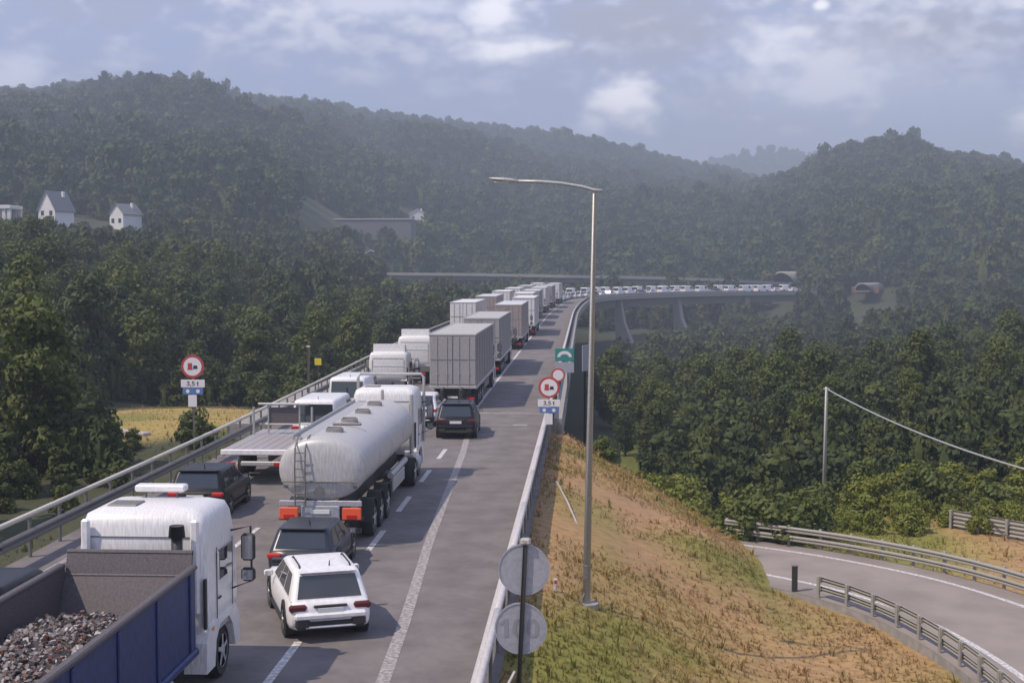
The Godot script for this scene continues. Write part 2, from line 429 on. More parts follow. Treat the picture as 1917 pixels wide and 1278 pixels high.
# ------------------------------------------------------------------ road
var rail_path := []          # the road side of the right-hand guardrail, a point every 4 m
func make_path():
	var p := Vector3(-1.8, 0, 24)
	var head := 0.0          # turn to the right of -z
	var s := -24.0
	while s < 470.0:
		rail_path.append(p)
		var k := 0.0
		if s > 190.0: k = 1.0 / 2600.0
		if s > 285.0: k = lerpf(1.0 / 2600.0, 1.0 / 165.0, ss(285.0, 330.0, s))
		head += k * 4.0
		p += Vector3(sin(head), 0, -cos(head)) * 4.0
		if s > 300.0: p.y -= 0.012
		s += 4.0
func path_from(z0: float, z1: float) -> Array:
	var out := []
	for p: Vector3 in rail_path:
		if p.z <= z0 and p.z >= z1: out.append(p)
	return out
func left_width(z: float) -> float:
	return lerpf(12.9, 14.6, ss(40.0, 130.0, -z))
func build_road():
	var st := S(true)
	var pts := resample(rail_path, 2.0)
	var cols := 48
	for k in pts.size():
		var d: Vector3 = pts[mini(k + 1, pts.size() - 1)] - pts[maxi(k - 1, 0)]
		d.y = 0
		var r := Vector3(-d.z, 0, d.x).normalized()
		for j in cols + 1:
			var off := lerpf(-left_width(pts[k].z), 0.25, float(j) / cols)
			var wear := 1.0 + nz.get_noise_2d(off * 14.0, k * 1.2) * 0.10
			for lane: float in [-5.55, -9.4]:                      # rubber-dark wheel tracks, oil between them
				for tr: float in [-0.95, 0.95]: wear -= 0.10 * exp(-pow((off - lane - tr) / 0.30, 2.0))
				wear -= 0.06 * exp(-pow((off - lane) / 0.35, 2.0))
			st.set_color(Color(wear, wear * 0.995, wear * 0.99))
			st.add_vertex(pts[k] + r * off)
	for k in pts.size() - 1:
		for j in cols:
			var i0 := k * (cols + 1) + j
			st.add_index(i0); st.add_index(i0 + cols + 1); st.add_index(i0 + 1)
			st.add_index(i0 + 1); st.add_index(i0 + cols + 1); st.add_index(i0 + cols + 2)
	var road := structure("road", st, M.asphalt, "grey asphalt motorway carriageway in worn lanes")
	# broken line between the merging lane and the middle lane
	var dash := S()
	box(dash, Vector3.ZERO, Vector3(0.17, 0.006, 2.75), 0.002)
	dash.generate_normals()
	var dm := dash.commit()
	var zc := -25.1
	while zc > -58.0:
		put(road, "lane_dash", dm, M.paint, Vector3(-5.79, 0.006, zc))
		zc -= 5.75
	zc = -13.2
	while zc > -230.0:
		var p := put(road, "lane_dash", dm, M.paint, Vector3(-9.5 - 0.4 * ss(70, 150, -zc), 0.006, zc))
		p.scale.x = 0.85
		zc -= 7.87
	# worn edge line that draws in to the broken line
	st = S()
	var ed := [Vector3(-3.55, 0, -12), Vector3(-3.68, 0, -23.9), Vector3(-3.86, 0, -28.5), Vector3(-4.29, 0, -36.4), Vector3(-4.62, 0, -45), Vector3(-4.98, 0, -54.5), Vector3(-5.45, 0, -63), Vector3(-5.85, 0, -70.7)]
	sheet(st, resample(ed, 2.0), -0.13, 0.13, 0.006)
	part(road, "edge_line", st, M.worn_paint)
	st = S()
	sheet(st, path_from(-70.0, -1000.0), -4.15, -3.97, 0.0065)
	part(road, "edge_line", st, M.paint)
	st = S()
	sheet(st, path_from(24.0, -300.0), -11.75, -11.58, 0.006)
	part(road, "edge_line", st, M.worn_paint)
	# bridge joint
	st = S()
	box(st, Vector3(-4.0, 0.006, -69.0), Vector3(3.9, 0.012, 0.35), 0.003)
	part(road, "bridge_joint", st, M.concrete)
	st = S()
	box(st, Vector3(-3.1, 0.004, -64.0), Vector3(0.7, 0.008, 0.5), 0.003)
	part(road, "bridge_joint", st, M.concrete)
	# viaduct: deck girder with parapet beams, piers
	var v := thing("viaduct", "long curved concrete motorway viaduct on tapered piers carrying the queue", "viaduct")
	var far := []
	for p: Vector3 in rail_path:
		if p.z < -63.0: far.append(p)
	st = S()
	sweep(st, far, [[0.75, -0.02], [0.75, -0.75], [-1.6, -1.05], [-2.4, -3.0], [-11.5, -3.0], [-12.4, -1.05], [-15.6, -0.75], [-15.6, -0.02]])
	part(v, "deck_girder", st, M.concrete)
	st = S()
	sweep(st, far, [[0.32, -0.02], [0.72, -0.02], [0.72, 0.32], [0.32, 0.32]])
	part(v, "kerb_beam", st, M.concrete)
	var lastp := 0.0
	for a in [[-100.0, 0], [-135.0, 0], [-175.0, 0], [-220.0, 0], [-265.0, 0], [-310.0, 0], [1172.0, 1], [1279.0, 1], [1404.0, 1]]:
		var best := -1
		var bd := 1e9
		for i in rail_path.size() - 1:
			var p: Vector3 = rail_path[i]
			if p.z > -80.0: continue
			var e := absf(p.z - a[0]) if a[1] == 0 else absf(1095.0 + FPX * p.x / -p.z - a[0])
			if e < bd:
				bd = e
				best = i
		var p: Vector3 = rail_path[best]
		var dir: Vector3 = (rail_path[best + 1] - p).normalized()
		var right := Vector3(-dir.z, 0, dir.x)
		var c := p - right * (4.4 if a[1] == 1 else 7.0)
		var gy := terr(c.x, c.z) - 1.0
		var bas := Basis(right, Vector3.UP, -dir)
		st = S()
		if a[1] == 1: loft(st, [_rect(p + right * 0.9 + Vector3(0, gy - p.y, 0), bas, 5.2, 2.2), _rect(p - right * 0.9 + Vector3(0, -7.0, 0), bas, 2.6, 1.9), _rect(p - right * 1.6 + Vector3(0, -1.3, 0), bas, 1.7, 1.8)])
		else: loft(st, [_rect(c + Vector3(0, gy - c.y, 0), bas, 4.4, 2.2), _rect(c + Vector3(0, -7.0, 0), bas, 2.6, 1.8), _rect(c + Vector3(0, -2.9, 0), bas, 2.4, 1.8)])
		part(v, "pier", st, M.concrete)
	# abutment wall below the deck's start
	st = S()
	box(st, Vector3(-8.3, -3.6, -66.0), Vector3(14.2, 7.0, 3.0), 0.05)
	part(v, "abutment", st, M.concrete)
	# second carriageway's viaduct beyond
	var v2 := thing("viaduct", "slim concrete viaduct crossing the valley behind the queue of trucks", "viaduct")
	var a0 := at_depth(690, 512, 474)
	var a1 := at_depth(1060, 517, 466)
	var a2 := at_depth(1345, 524, 474)
	var b2 := at_depth(1462, 531, 486)
	var line := [a0, a0.lerp(a1, 0.5) + Vector3(0, 0.2, 0), a1, a1.lerp(a2, 0.5) + Vector3(0, 0.2, 0), a2, b2]
	st = S()
	sweep(st, line, [[5.0, 0.0], [5.0, -0.5], [3.4, -0.7], [2.9, -2.0], [-2.9, -2.0], [-3.4, -0.7], [-5.0, -0.5], [-5.0, 0.0]])
	part(v2, "deck_girder", st, M.concrete)
	st = S()
	sweep(st, line, [[4.7, 0.02], [5.0, 0.02], [5.0, 0.5], [4.7, 0.5]])
	part(v2, "parapet", st, M.concrete)
	for k in 9:
		var c: Vector3 = a0.lerp(a2, (k + 0.5) / 9.0)
		st = S()
		var g := terr(c.x, c.z) - 1.0
		if g > c.y - 3.0: continue
		tube(st, Vector3(c.x, g, c.z), Vector3(c.x, c.y - 1.9, c.z), 1.3, 1.1, 10)
		part(v2, "pier", st, M.concrete)
func _rect(c: Vector3, bas: Basis, w: float, t: float) -> PackedVector3Array:
	return PackedVector3Array([c + bas * Vector3(-w / 2, 0, -t / 2), c + bas * Vector3(w / 2, 0, -t / 2), c + bas * Vector3(w / 2, 0, t / 2), c + bas * Vector3(-w / 2, 0, t / 2)])

const WBEAM := [[0.0, 0.155], [0.03, 0.15], [0.085, 0.10], [0.085, 0.055], [0.02, 0.012], [0.02, -0.012], [0.085, -0.055], [0.085, -0.10], [0.03, -0.15], [0.0, -0.155], [-0.012, -0.15], [0.06, -0.09], [0.06, -0.06], [-0.006, -0.02], [-0.006, 0.02], [0.06, 0.06], [0.06, 0.09], [-0.012, 0.15]]
func guardrail(n: String, label: String, path: Array, top: float, side: float, beams: Array, spacing: float, section: float, bm: Material, pm: Material, top_rail := 0.0, tm: Material = null, slim := 1.0) -> Node3D:
	var o := thing(n, label, "guardrail")
	var pts := resample(path, section / 3.0)
	for b: float in beams:
		var i := 0
		while i < pts.size() - 1:
			var seg := []
			for k in range(i, mini(i + 4, pts.size())): seg.append(pts[k] + Vector3(0, b, 0))
			if seg.size() > 1:
				var st := S()
				var pr := []
				for w in WBEAM: pr.append([w[0] * side + side * 0.08, w[1] * slim])
				sweep(st, seg, pr)
				part(o, "rail_section", st, bm)
			i += 3
	if top_rail > 0.0:
		var i := 0
		while i < pts.size() - 1:
			var seg := []
			for k in range(i, mini(i + 4, pts.size())): seg.append(pts[k] + Vector3(0, top, 0))
			if seg.size() > 1:
				var st := S(true)
				pipe(st, seg, top_rail, 8)
				part(o, "top_rail", st, tm if tm else bm)
			i += 3
	var pst := S()
	box(pst, Vector3(0, (top - 0.9) * 0.5, 0), Vector3(0.07, top + 0.9, 0.11), 0.012)
	pst.generate_normals()
	var pmesh := pst.commit()
	var sst := S()
	box(sst, Vector3(side * 0.05, 0, 0), Vector3(0.10, 0.2, 0.13), 0.015)
	sst.generate_normals()
	var smesh := sst.commit()
	var posts := resample(path, spacing)
	for k in posts.size():
		var p: Vector3 = posts[k]
		var q: Vector3 = posts[mini(k + 1, posts.size() - 1)] - posts[maxi(k - 1, 0)]
		var c := put(o, "post", pmesh, pm, p)
		c.rotation.y = atan2(-q.x, -q.z)
		if beams.size() > 0 and -p.z < 90.0:
			var s := put(c, "spacer_block", smesh, pm, Vector3(0, beams[0], 0))
			s.rotation.y = 0
	return o
func build_rails():
	var near := path_from(24.0, -420.0)
	var pts := []
	for p: Vector3 in near:
		if p.z < -6.0: pts.append(p)
	guardrail("guardrail", "pale guardrail between the merging lane and the dry grass bank", offset_path(pts, 0.1), 0.82, -1.0, [0.66, 0.30], 2.0, 6.0, M.rail_white, M.galv_dark, 0.075)
	var lp := []
	for p: Vector3 in pts:
		if p.z > -340.0: lp.append(p + Vector3(-left_width(p.z) + 0.15, 0, 0))
	guardrail("guardrail", "tall guardrail with tube handrail beside the dark trees across from the dry bank", lp, 1.12, 1.0, [0.62], 2.0, 6.0, M.galv_dark, M.galv_dark, 0.075, M.rail_pale)
var rail_end := Vector3.ZERO
func build_ramp():
	var c := [Vector3(13.4, 0, -8), Vector3(13.3, 0, -20), Vector3(13.1, 0, -28), Vector3(12.85, 0, -33), Vector3(12.35, 0, -36.7), Vector3(11.4, 0, -40.0), Vector3(9.8, 0, -43.0), Vector3(7.4, 0, -45.6), Vector3(5.2, 0, -47.2), Vector3(3.2, 0, -48.4)]
	var cv := Curve3D.new()
	for i in c.size():
		var t: Vector3 = (c[mini(i + 1, c.size() - 1)] - c[maxi(i - 1, 0)]) / 6.0
		cv.add_point(c[i] + Vector3(0, -2.6, 0), -t, t)
	var pts := []
	var l := cv.get_baked_length()
	for i in 81: pts.append(cv.sample_baked(l * i / 80.0))
	var st := S()
	sheet(st, pts, -3.2, 2.9)
	var rd := structure("ramp_road", st, M.ramp_asphalt, "curving slip road with white edge lines below the bank")
	st = S()
	sheet(st, pts, 1.78, 1.98, 0.005)
	part(rd, "edge_line", st, M.paint)
	st = S()
	sheet(st, pts, -1.98, -1.78, 0.005)
	part(rd, "edge_line", st, M.paint)
	st = S()
	sweep(st, pts, [[-3.2, -0.4], [-3.2, -0.01], [2.9, -0.01], [2.9, -0.4]])
	part(rd, "road_base", st, M.concrete)
	guardrail("guardrail", "double guardrail on the outer edge of the curving slip road", offset_path(pts, 2.85), 0.74, -1.0, [0.60, 0.28], 1.25, 3.75, M.galv_worn, M.galv_worn, 0.0, null, 0.7)
	var near := []
	for i in pts.size():
		if i < 67: near.append(pts[i])
	guardrail("guardrail", "galvanized guardrail along the inner edge of the slip road, under the dry bank", offset_path(near, -3.1), 0.68, 1.0, [0.56, 0.27], 1.25, 3.75, M.galv_worn, M.galv_worn, 0.0, null, 0.55)
	var ends := offset_path(near, -3.1)
	rail_end = ends[-1] + (ends[-1] - ends[-3]).normalized() * 0.35
	# short guardrail on the field behind the slip road
	var fr := []
	for k in 9:
		var p := gnd(1780 + k * 28, 985 + k * 5.5, -2.7)
		p.y = terr(p.x, p.z)
		fr.append(p)
	guardrail("guardrail", "short double guardrail on the grass field behind the slip road", fr, 0.75, -1.0, [0.6, 0.28], 1.3, 2.6, M.galv_worn, M.galv_worn)

# ------------------------------------------------------------------ vehicles (own axes: nose towards -z, base at the ground)
var wheel_cache := {}
func wheel(parent: Node, at: Vector3, r: float, w: float, side: float, rim: Material = null):
	var key := "%.2f %.2f %.0f" % [r, w, side]
	if not wheel_cache.has(key):
		var st := S(true)
		var rings := []
		for p in [[-w / 2, r * 0.62], [-w / 2, r * 0.9], [-w / 2 + w * 0.12, r], [w / 2 - w * 0.12, r], [w / 2, r * 0.9], [w / 2, r * 0.62]]:
			rings.append(circle(Vector3(p[0], 0, 0), Vector3(0, p[1], 0), Vector3(0, 0, p[1]), 22))
		loft(st, rings)
		st.generate_normals()
		var rs := S()
		var o := side * (w / 2 + 0.004)
		loft(rs, [circle(Vector3(o, 0, 0), Vector3(0, r * 0.62, 0), Vector3(0, 0, r * 0.62), 20), circle(Vector3(o - side * w * 0.12, 0, 0), Vector3(0, r * 0.5, 0), Vector3(0, 0, r * 0.5), 20), circle(Vector3(o - side * w * 0.1, 0, 0), Vector3(0, r * 0.25, 0), Vector3(0, 0, r * 0.25), 20), circle(Vector3(o + side * 0.015, 0, 0), Vector3(0, r * 0.18, 0), Vector3(0, 0, r * 0.18), 20)], false, true)
		for i in 5:
			var a := TAU * i / 5.0
			box(rs, Vector3(o - side * w * 0.04, cos(a) * r * 0.36, sin(a) * r * 0.36), Vector3(w * 0.1, r * 0.46, r * 0.16), 0.005, Basis(Vector3.RIGHT, a))
		rs.generate_normals()
		wheel_cache[key] = [st.commit(), rs.commit()]
	var t := put(parent, "wheel", wheel_cache[key][0], M.tyre, at)
	put(t, "rim", wheel_cache[key][1], rim if rim else M.rim)
func rrect(y: float, w: float, zr: float, zf: float, rad: float) -> PackedVector3Array:
	var out := PackedVector3Array()
	for q in [[1, 1], [-1, 1], [-1, -1], [1, -1]]:
		var cx: float = q[0] * (w - rad)
		var cz: float = (zr - rad) if q[1] > 0 else (zf + rad)
		for k in 4:
			var a := PI / 2.0 * k / 3.0
			var u := cos(a)
			var v := sin(a)
			if q[0] * q[1] > 0: out.append(Vector3(cx + q[0] * u * rad, y, cz + q[1] * v * rad))
			else: out.append(Vector3(cx + q[0] * v * rad, y, cz + q[1] * u * rad))
	return out
func car(n: String, label: String, at: Vector3, turn: float, body: Material, L := 4.2, W := 1.76, H := 1.46, van := 0.0, rails := false) -> Node3D:
	var o := thing(n, label, "car" if van < 0.5 else "van", at, turn)
	var hw := W / 2
	var hl := L / 2
	var belt := H * 0.62 if van < 0.5 else H * 0.56
	var hood := H * 0.60 if van < 0.5 else H * 0.54
	var wr := 0.33 if van < 0.5 else 0.35
	# lower body
	var st := S(true)
	var rings := []
	for a in [[hl, 0.80, 0.46, belt - 0.26], [hl - 0.03, 0.90, 0.34, belt - 0.16], [hl - 0.10, 0.955, 0.27, belt - 0.03], [hl - 0.30, 0.985, 0.24, belt], [hl * 0.45, 1.0, 0.22, belt], [0.0, 1.0, 0.22, belt - 0.01], [-hl * 0.40, 1.0, 0.22, belt - 0.02], [-hl * 0.62, 0.99, 0.22, hood], [-hl + 0.35, 0.955, 0.24, hood - 0.07], [-hl + 0.10, 0.86, 0.28, hood - 0.17], [-hl, 0.70, 0.36, hood - 0.33]]:
		var w: float = hw * a[1]
		var b: float = a[2]
		var t: float = a[3]
		var h := t - b
		var ring := PackedVector3Array()
		for s in [1, -1]:
			var seq := [[w * 0.82, b], [w * 0.95, b + 0.04], [w * 0.985, b + h * 0.22], [w, b + h * 0.45], [w * 0.995, b + h * 0.66], [w * 0.965, b + h * 0.90], [w * 0.90, t], [w * 0.45, t + 0.012]]
			if s < 0: seq.reverse()
			for q in seq: ring.append(Vector3(q[0] * s, q[1], a[0]))
		rings.append(ring)
	loft(st, rings)
	part(o, "body", st, body)
	# cabin
	var zr0 := hl - 0.10
	var zr1 := hl - (0.46 if van < 0.5 else 0.16)
	var zf0 := -hl * 0.46 if van < 0.5 else -hl * 0.60
	var zf1 := -hl * 0.02 if van < 0.5 else -hl * 0.38
	var wb := hw * 0.93
	var wt := hw * (0.76 if van < 0.5 else 0.85)
	var lev := func(t: float) -> Array: return [lerpf(belt - 0.03, H, t), lerpf(wb, wt, t), lerpf(zr0, zr1, t), lerpf(zf0, zf1, t)]
	st = S(true)
	rings = []
	for t: float in [0.0, 0.3, 0.6, 0.86]:
		var v: Array = lev.call(t)
		rings.append(rrect(v[0], v[1], v[2], v[3], 0.12))
	var v1: Array = lev.call(0.93)
	rings.append(rrect(v1[0] + 0.012, v1[1] - 0.03, v1[2] - 0.03, v1[3] + 0.04, 0.13))
	rings.append(rrect(H - 0.015, v1[1] - 0.09, v1[2] - 0.10, v1[3] + 0.13, 0.13))
	rings.append(rrect(H, v1[1] - 0.28, v1[2] - 0.35, v1[3] + 0.4, 0.13))
	loft(st, rings, false, true)
	part(o, "cabin", st, body)
	# rear glass, windscreen
	for e in [[2, 1.0, "rear_window"], [3, -1.0, "windscreen"]]:
		st = S()
		var a: Array = lev.call(0.10)
		var b: Array = lev.call(0.82)
		var off: float = e[1] * 0.012
		box_quad(st, Vector3(-a[1] + 0.13, a[0], a[e[0]] + off), Vector3(a[1] - 0.13, a[0], a[e[0]] + off), Vector3(b[1] - 0.11, b[0], b[e[0]] + off), Vector3(-b[1] + 0.11, b[0], b[e[0]] + off), Vector3(0, 0, -e[1] * 0.03))
		part(o, e[2], st, M.glass)
	for s: float in [-1.0, 1.0]:
		var cuts := [[0.10, 0.36], [0.40, 0.66], [0.70, 0.95]] if van < 0.5 else [[0.72, 0.96]]
		for c in cuts:
			st = S()
			var a: Array = lev.call(0.10)
			var b: Array = lev.call(0.82)
			var f := func(v: Array, t: float, yy: float) -> Vector3: return Vector3(s * (v[1] + 0.010), yy, lerpf(v[2] - 0.10, v[3] + 0.08, t))
			box_quad(st, f.call(a, c[0], a[0]), f.call(a, c[1], a[0]), f.call(b, c[1], b[0]), f.call(b, c[0], b[0]), Vector3(-s * 0.02, 0, 0))
			part(o, "side_window", st, M.glass)
		# wheel arches, wheels
		for zz: float in [hl - 0.80, -hl + 0.86]:
			st = S()
			tube(st, Vector3(s * (hw - 0.24), wr + 0.02, zz), Vector3(s * (hw + 0.004), wr + 0.02, zz), wr + 0.065, -1, 20)
			part(o, "wheel_arch", st, M.black)
			wheel(o, Vector3(s * (hw - 0.095), wr, zz), wr, 0.21, s)
		st = S()
		box(st, Vector3(s * hw * 0.98, 0.25, 0.0), Vector3(0.06, 0.10, L * 0.50), 0.02)
		part(o, "sill", st, M.black)
		# mirrors
		st = S()
		box(st, Vector3(s * (hw + 0.09), belt + 0.06, zf0 + 0.45), Vector3(0.20, 0.14, 0.10), 0.035)
		var mr := part(o, "wing_mirror", st, body)
		st = S()
		box(st, Vector3(s * (hw + 0.09), belt + 0.06, zf0 + 0.506), Vector3(0.15, 0.10, 0.006), 0.0)
		part(mr, "mirror_glass", st, M.mirror)
		# lamps
		st = S()
		box(st, Vector3(s * hw * 0.76, belt - 0.15, hl - 0.07), Vector3(0.36, 0.15, 0.14), 0.04)
		part(o, "tail_lamp", st, M.tail_smoked if rails else M.red_lamp)
		st = S()
		box(st, Vector3(s * hw * 0.68, hood - 0.19, -hl + 0.11), Vector3(0.34, 0.14, 0.2), 0.05)
		part(o, "headlamp", st, M.mirror)
		if rails:
			st = S()
			pipe(st, [Vector3(s * wt * 0.80, H - 0.04, zr1 - 0.2), Vector3(s * wt * 0.80, H + 0.035, zr1 - 0.35), Vector3(s * wt * 0.80, H + 0.035, zf1 + 0.4), Vector3(s * wt * 0.80, H - 0.04, zf1 + 0.2)], 0.018)
			part(o, "roof_rail", st, M.black)
	# bumper and rear trim
	st = S()
	box(st, Vector3(0, 0.55, hl - 0.02), Vector3(W * 0.86, 0.16, 0.16), 0.05)
	part(o, "bumper", st, body)
	st = S()
	box(st, Vector3(0, 0.37, hl - 0.05), Vector3(W * 0.80, 0.20, 0.14), 0.04)
	var dif := part(o, "lower_bumper", st, M.black)
	for s: float in [-1.0, 1.0]:
		st = S()
		box(st, Vector3(s * hw * 0.66, 0.42, hl + 0.005), Vector3(0.30, 0.22, 0.1), 0.05)
		part(dif, "bumper_vent", st, M.frame)
	st = S()
	box(st, Vector3(0, 0.335, hl + 0.012), Vector3(W * 0.60, 0.045, 0.06), 0.015)
	part(dif, "trim_strip", st, body if body == M.white else M.frame)
	st = S()
	box(st, Vector3(0, belt - 0.21, hl + 0.014), Vector3(0.52, 0.115, 0.02), 0.004)
	part(o, "number_plate", st, M.plate)
	st = S()
	box(st, Vector3(0, belt - 0.12, hl - 0.01), Vector3(W * 0.40, 0.05, 0.06), 0.015)
	part(o, "tailgate_trim", st, M.frame)
	if van < 0.5:
		st = S()
		var v2: Array = lev.call(0.93)
		box(st, Vector3(0, v2[0] + 0.012, v2[2] + 0.01), Vector3(v2[1] * 1.75, 0.045, 0.22), 0.018)
		part(o, "spoiler", st, body)
	else:
		st = S()
		box(st, Vector3(0, H * 0.55, hl - 0.005), Vector3(0.03, H * 0.5, 0.03), 0.005)
		part(o, "door_seam", st, M.frame)
	st = S()
	tube(st, Vector3(0.1, H - 0.03, zr1 - 0.35), Vector3(0.1, H + 0.12, zr1 - 0.28), 0.02, 0.008)
	part(o, "aerial", st, M.black)
	return o
func box_quad(st: SurfaceTool, a: Vector3, b: Vector3, c: Vector3, d: Vector3, t: Vector3):
	var mid := (a + b + c + d) * 0.25 + t * 0.5
	quad(st, a, b, c, d, mid)
	quad(st, a + t, b + t, c + t, d + t, mid)
	for e in [[a, b], [b, c], [c, d], [d, a]]: quad(st, e[0], e[1], e[1] + t, e[0] + t, mid)

func truck_cab(o: Node, z_rear: float, H: float, body: Material, W := 2.34, deflector := true, low := false):
	var L := 2.15
	var zr := z_rear
	var zf := z_rear - L
	var y0 := 0.95
	var st := S(true)
	var rings := []
	for a in [[y0, 0.98, 0.0, 0.0], [1.4, 1.0, 0.0, -0.05], [H * 0.62, 1.0, 0.0, 0.0], [H * 0.80, 0.985, 0.02, 0.10], [H * 0.92, 0.955, 0.05, 0.22], [H * 0.975, 0.90, 0.11, 0.34], [H, 0.74, 0.30, 0.6]]:
		rings.append(rrect(a[0], W / 2 * a[1], zr - a[2], zf + a[3], 0.16))
	loft(st, rings)
	var cab := part(o, "cab", st, body)
	# back wall panel seams, roof hatch
	st = S()
	for s: float in [-1.0, 1.0]: box(st, Vector3(s * W * 0.40, H * 0.62, zr - 0.006), Vector3(0.02, H * 0.42, 0.03), 0.004)
	box(st, Vector3(0, H * 0.86, zr - 0.035), Vector3(W * 0.80, 0.02, 0.04), 0.004)
	part(cab, "panel_seam", st, M.galv_dark)
	st = S()
	box(st, Vector3(0, H * 0.70, zr - 0.01), Vector3(W * 0.84, 0.025, 0.05), 0.008)
	part(cab, "panel_rib", st, body)
	st = S()
	box(st, Vector3(-W * 0.22, H + 0.005, zr - 0.75), Vector3(0.55, 0.05, 0.5), 0.02)
	part(cab, "roof_hatch", st, M.galv_dark)
	if deflector:
		st = S()
		prism(st, PackedVector2Array([Vector2(zr - 0.35, H - 0.05), Vector2(zf + 0.75, H - 0.05), Vector2(zf + 0.85, H + 0.06), Vector2(zr - 0.75, H + 0.42), Vector2(zr - 0.40, H + 0.42)]), -W * 0.40, W * 0.40)
		part(o, "wind_deflector", st, body)
	for s: float in [-1.0, 1.0]:
		st = S()
		box(st, Vector3(s * (W / 2 + 0.002), H * 0.62, zf + 1.0), Vector3(0.03, 0.78, 1.0), 0.01)
		var door := part(cab, "door", st, body)
		st = S()
		box(st, Vector3(s * (W / 2 + 0.012), H * 0.66, zf + 0.95), Vector3(0.03, 0.55, 0.85), 0.01)
		part(door, "side_window", st, M.glass)
		st = S()
		for zz: float in [zf + 0.47, zf + 1.53]: box(st, Vector3(s * (W / 2 + 0.014), H * 0.56, zz), Vector3(0.012, H * 0.42, 0.018), 0.0)
		part(door, "door_gap", st, M.black)
		st = S()
		box(st, Vector3(s * (W / 2 - 0.02), H * 0.50, zr + 0.02), Vector3(0.05, 0.9, 0.10), 0.01)
		part(cab, "air_vent", st, M.black)
		st = S()
		box(st, Vector3(s * (W / 2 + 0.022), 1.12, zf + 1.85), Vector3(0.02, 0.06, 0.14), 0.005)
		part(o, "marker_lamp", st, M.amber)
		st = S()
		box(st, Vector3(s * (W / 2 + 0.025), H * 0.48, zf + 1.38), Vector3(0.03, 0.04, 0.16), 0.008)
		part(door, "handle", st, M.black)
		# steps and wheel fairing
		st = S()
		prism(st, PackedVector2Array([Vector2(zr + 0.10, 0.95), Vector2(zr - 0.1, 1.22), Vector2(zf + 0.35, 1.22), Vector2(zf, 0.9), Vector2(zf, 0.4), Vector2(zf + 0.32, 0.4), Vector2(zf + 0.5, 0.85), Vector2(zf + 0.75, 1.08), Vector2(zf + 1.35, 1.08), Vector2(zf + 1.62, 0.85), Vector2(zf + 1.72, 0.4), Vector2(zr + 0.1, 0.4)]), s * (W / 2 - 0.40), s * (W / 2 + 0.02))
		part(o, "fender", st, body)
		wheel(o, Vector3(s * (W / 2 - 0.19), 0.50, zf + 1.05), 0.50, 0.32, s, M.galv)
		# twin mirrors on an arm
		st = S()
		pipe(st, [Vector3(s * W * 0.49, H * 0.80, zf + 0.45), Vector3(s * (W / 2 + 0.34), H * 0.82, zf + 0.35), Vector3(s * (W / 2 + 0.36), H * 0.50, zf + 0.35), Vector3(s * W * 0.49, H * 0.46, zf + 0.45)], 0.022)
		var arm := part(o, "mirror_arm", st, M.black)
		st = S()
		box(st, Vector3(s * (W / 2 + 0.30), H * 0.70, zf + 0.38), Vector3(0.27, 0.52, 0.14), 0.05)
		box(st, Vector3(s * (W / 2 + 0.30), H * 0.54, zf + 0.38), Vector3(0.27, 0.26, 0.14), 0.05)
		part(arm, "mirror_housing", st, M.frame)
		st = S()
		box(st, Vector3(s * (W / 2 + 0.30), H * 0.70, zf + 0.454), Vector3(0.20, 0.44, 0.006), 0.0)
		box(st, Vector3(s * (W / 2 + 0.30), H * 0.54, zf + 0.454), Vector3(0.20, 0.19, 0.006), 0.0)
		part(arm, "mirror_glass", st, M.mirror)
		st = S()
		box(st, Vector3(s * W * 0.38, 0.75, zf - 0.01), Vector3(0.35, 0.2, 0.1), 0.04)
		part(o, "headlamp", st, M.mirror)
	st = S()
	box(st, Vector3(0, H * 0.66, zf + 0.02), Vector3(W * 0.86, H * 0.26, 0.06), 0.02, Basis(Vector3.RIGHT, -0.06))
	part(cab, "windscreen", st, M.glass)
	st = S()
	box(st, Vector3(0, 0.7, zf + 0.1), Vector3(W * 0.96, 0.6, 0.35), 0.1)
	part(o, "front_bumper", st, body)
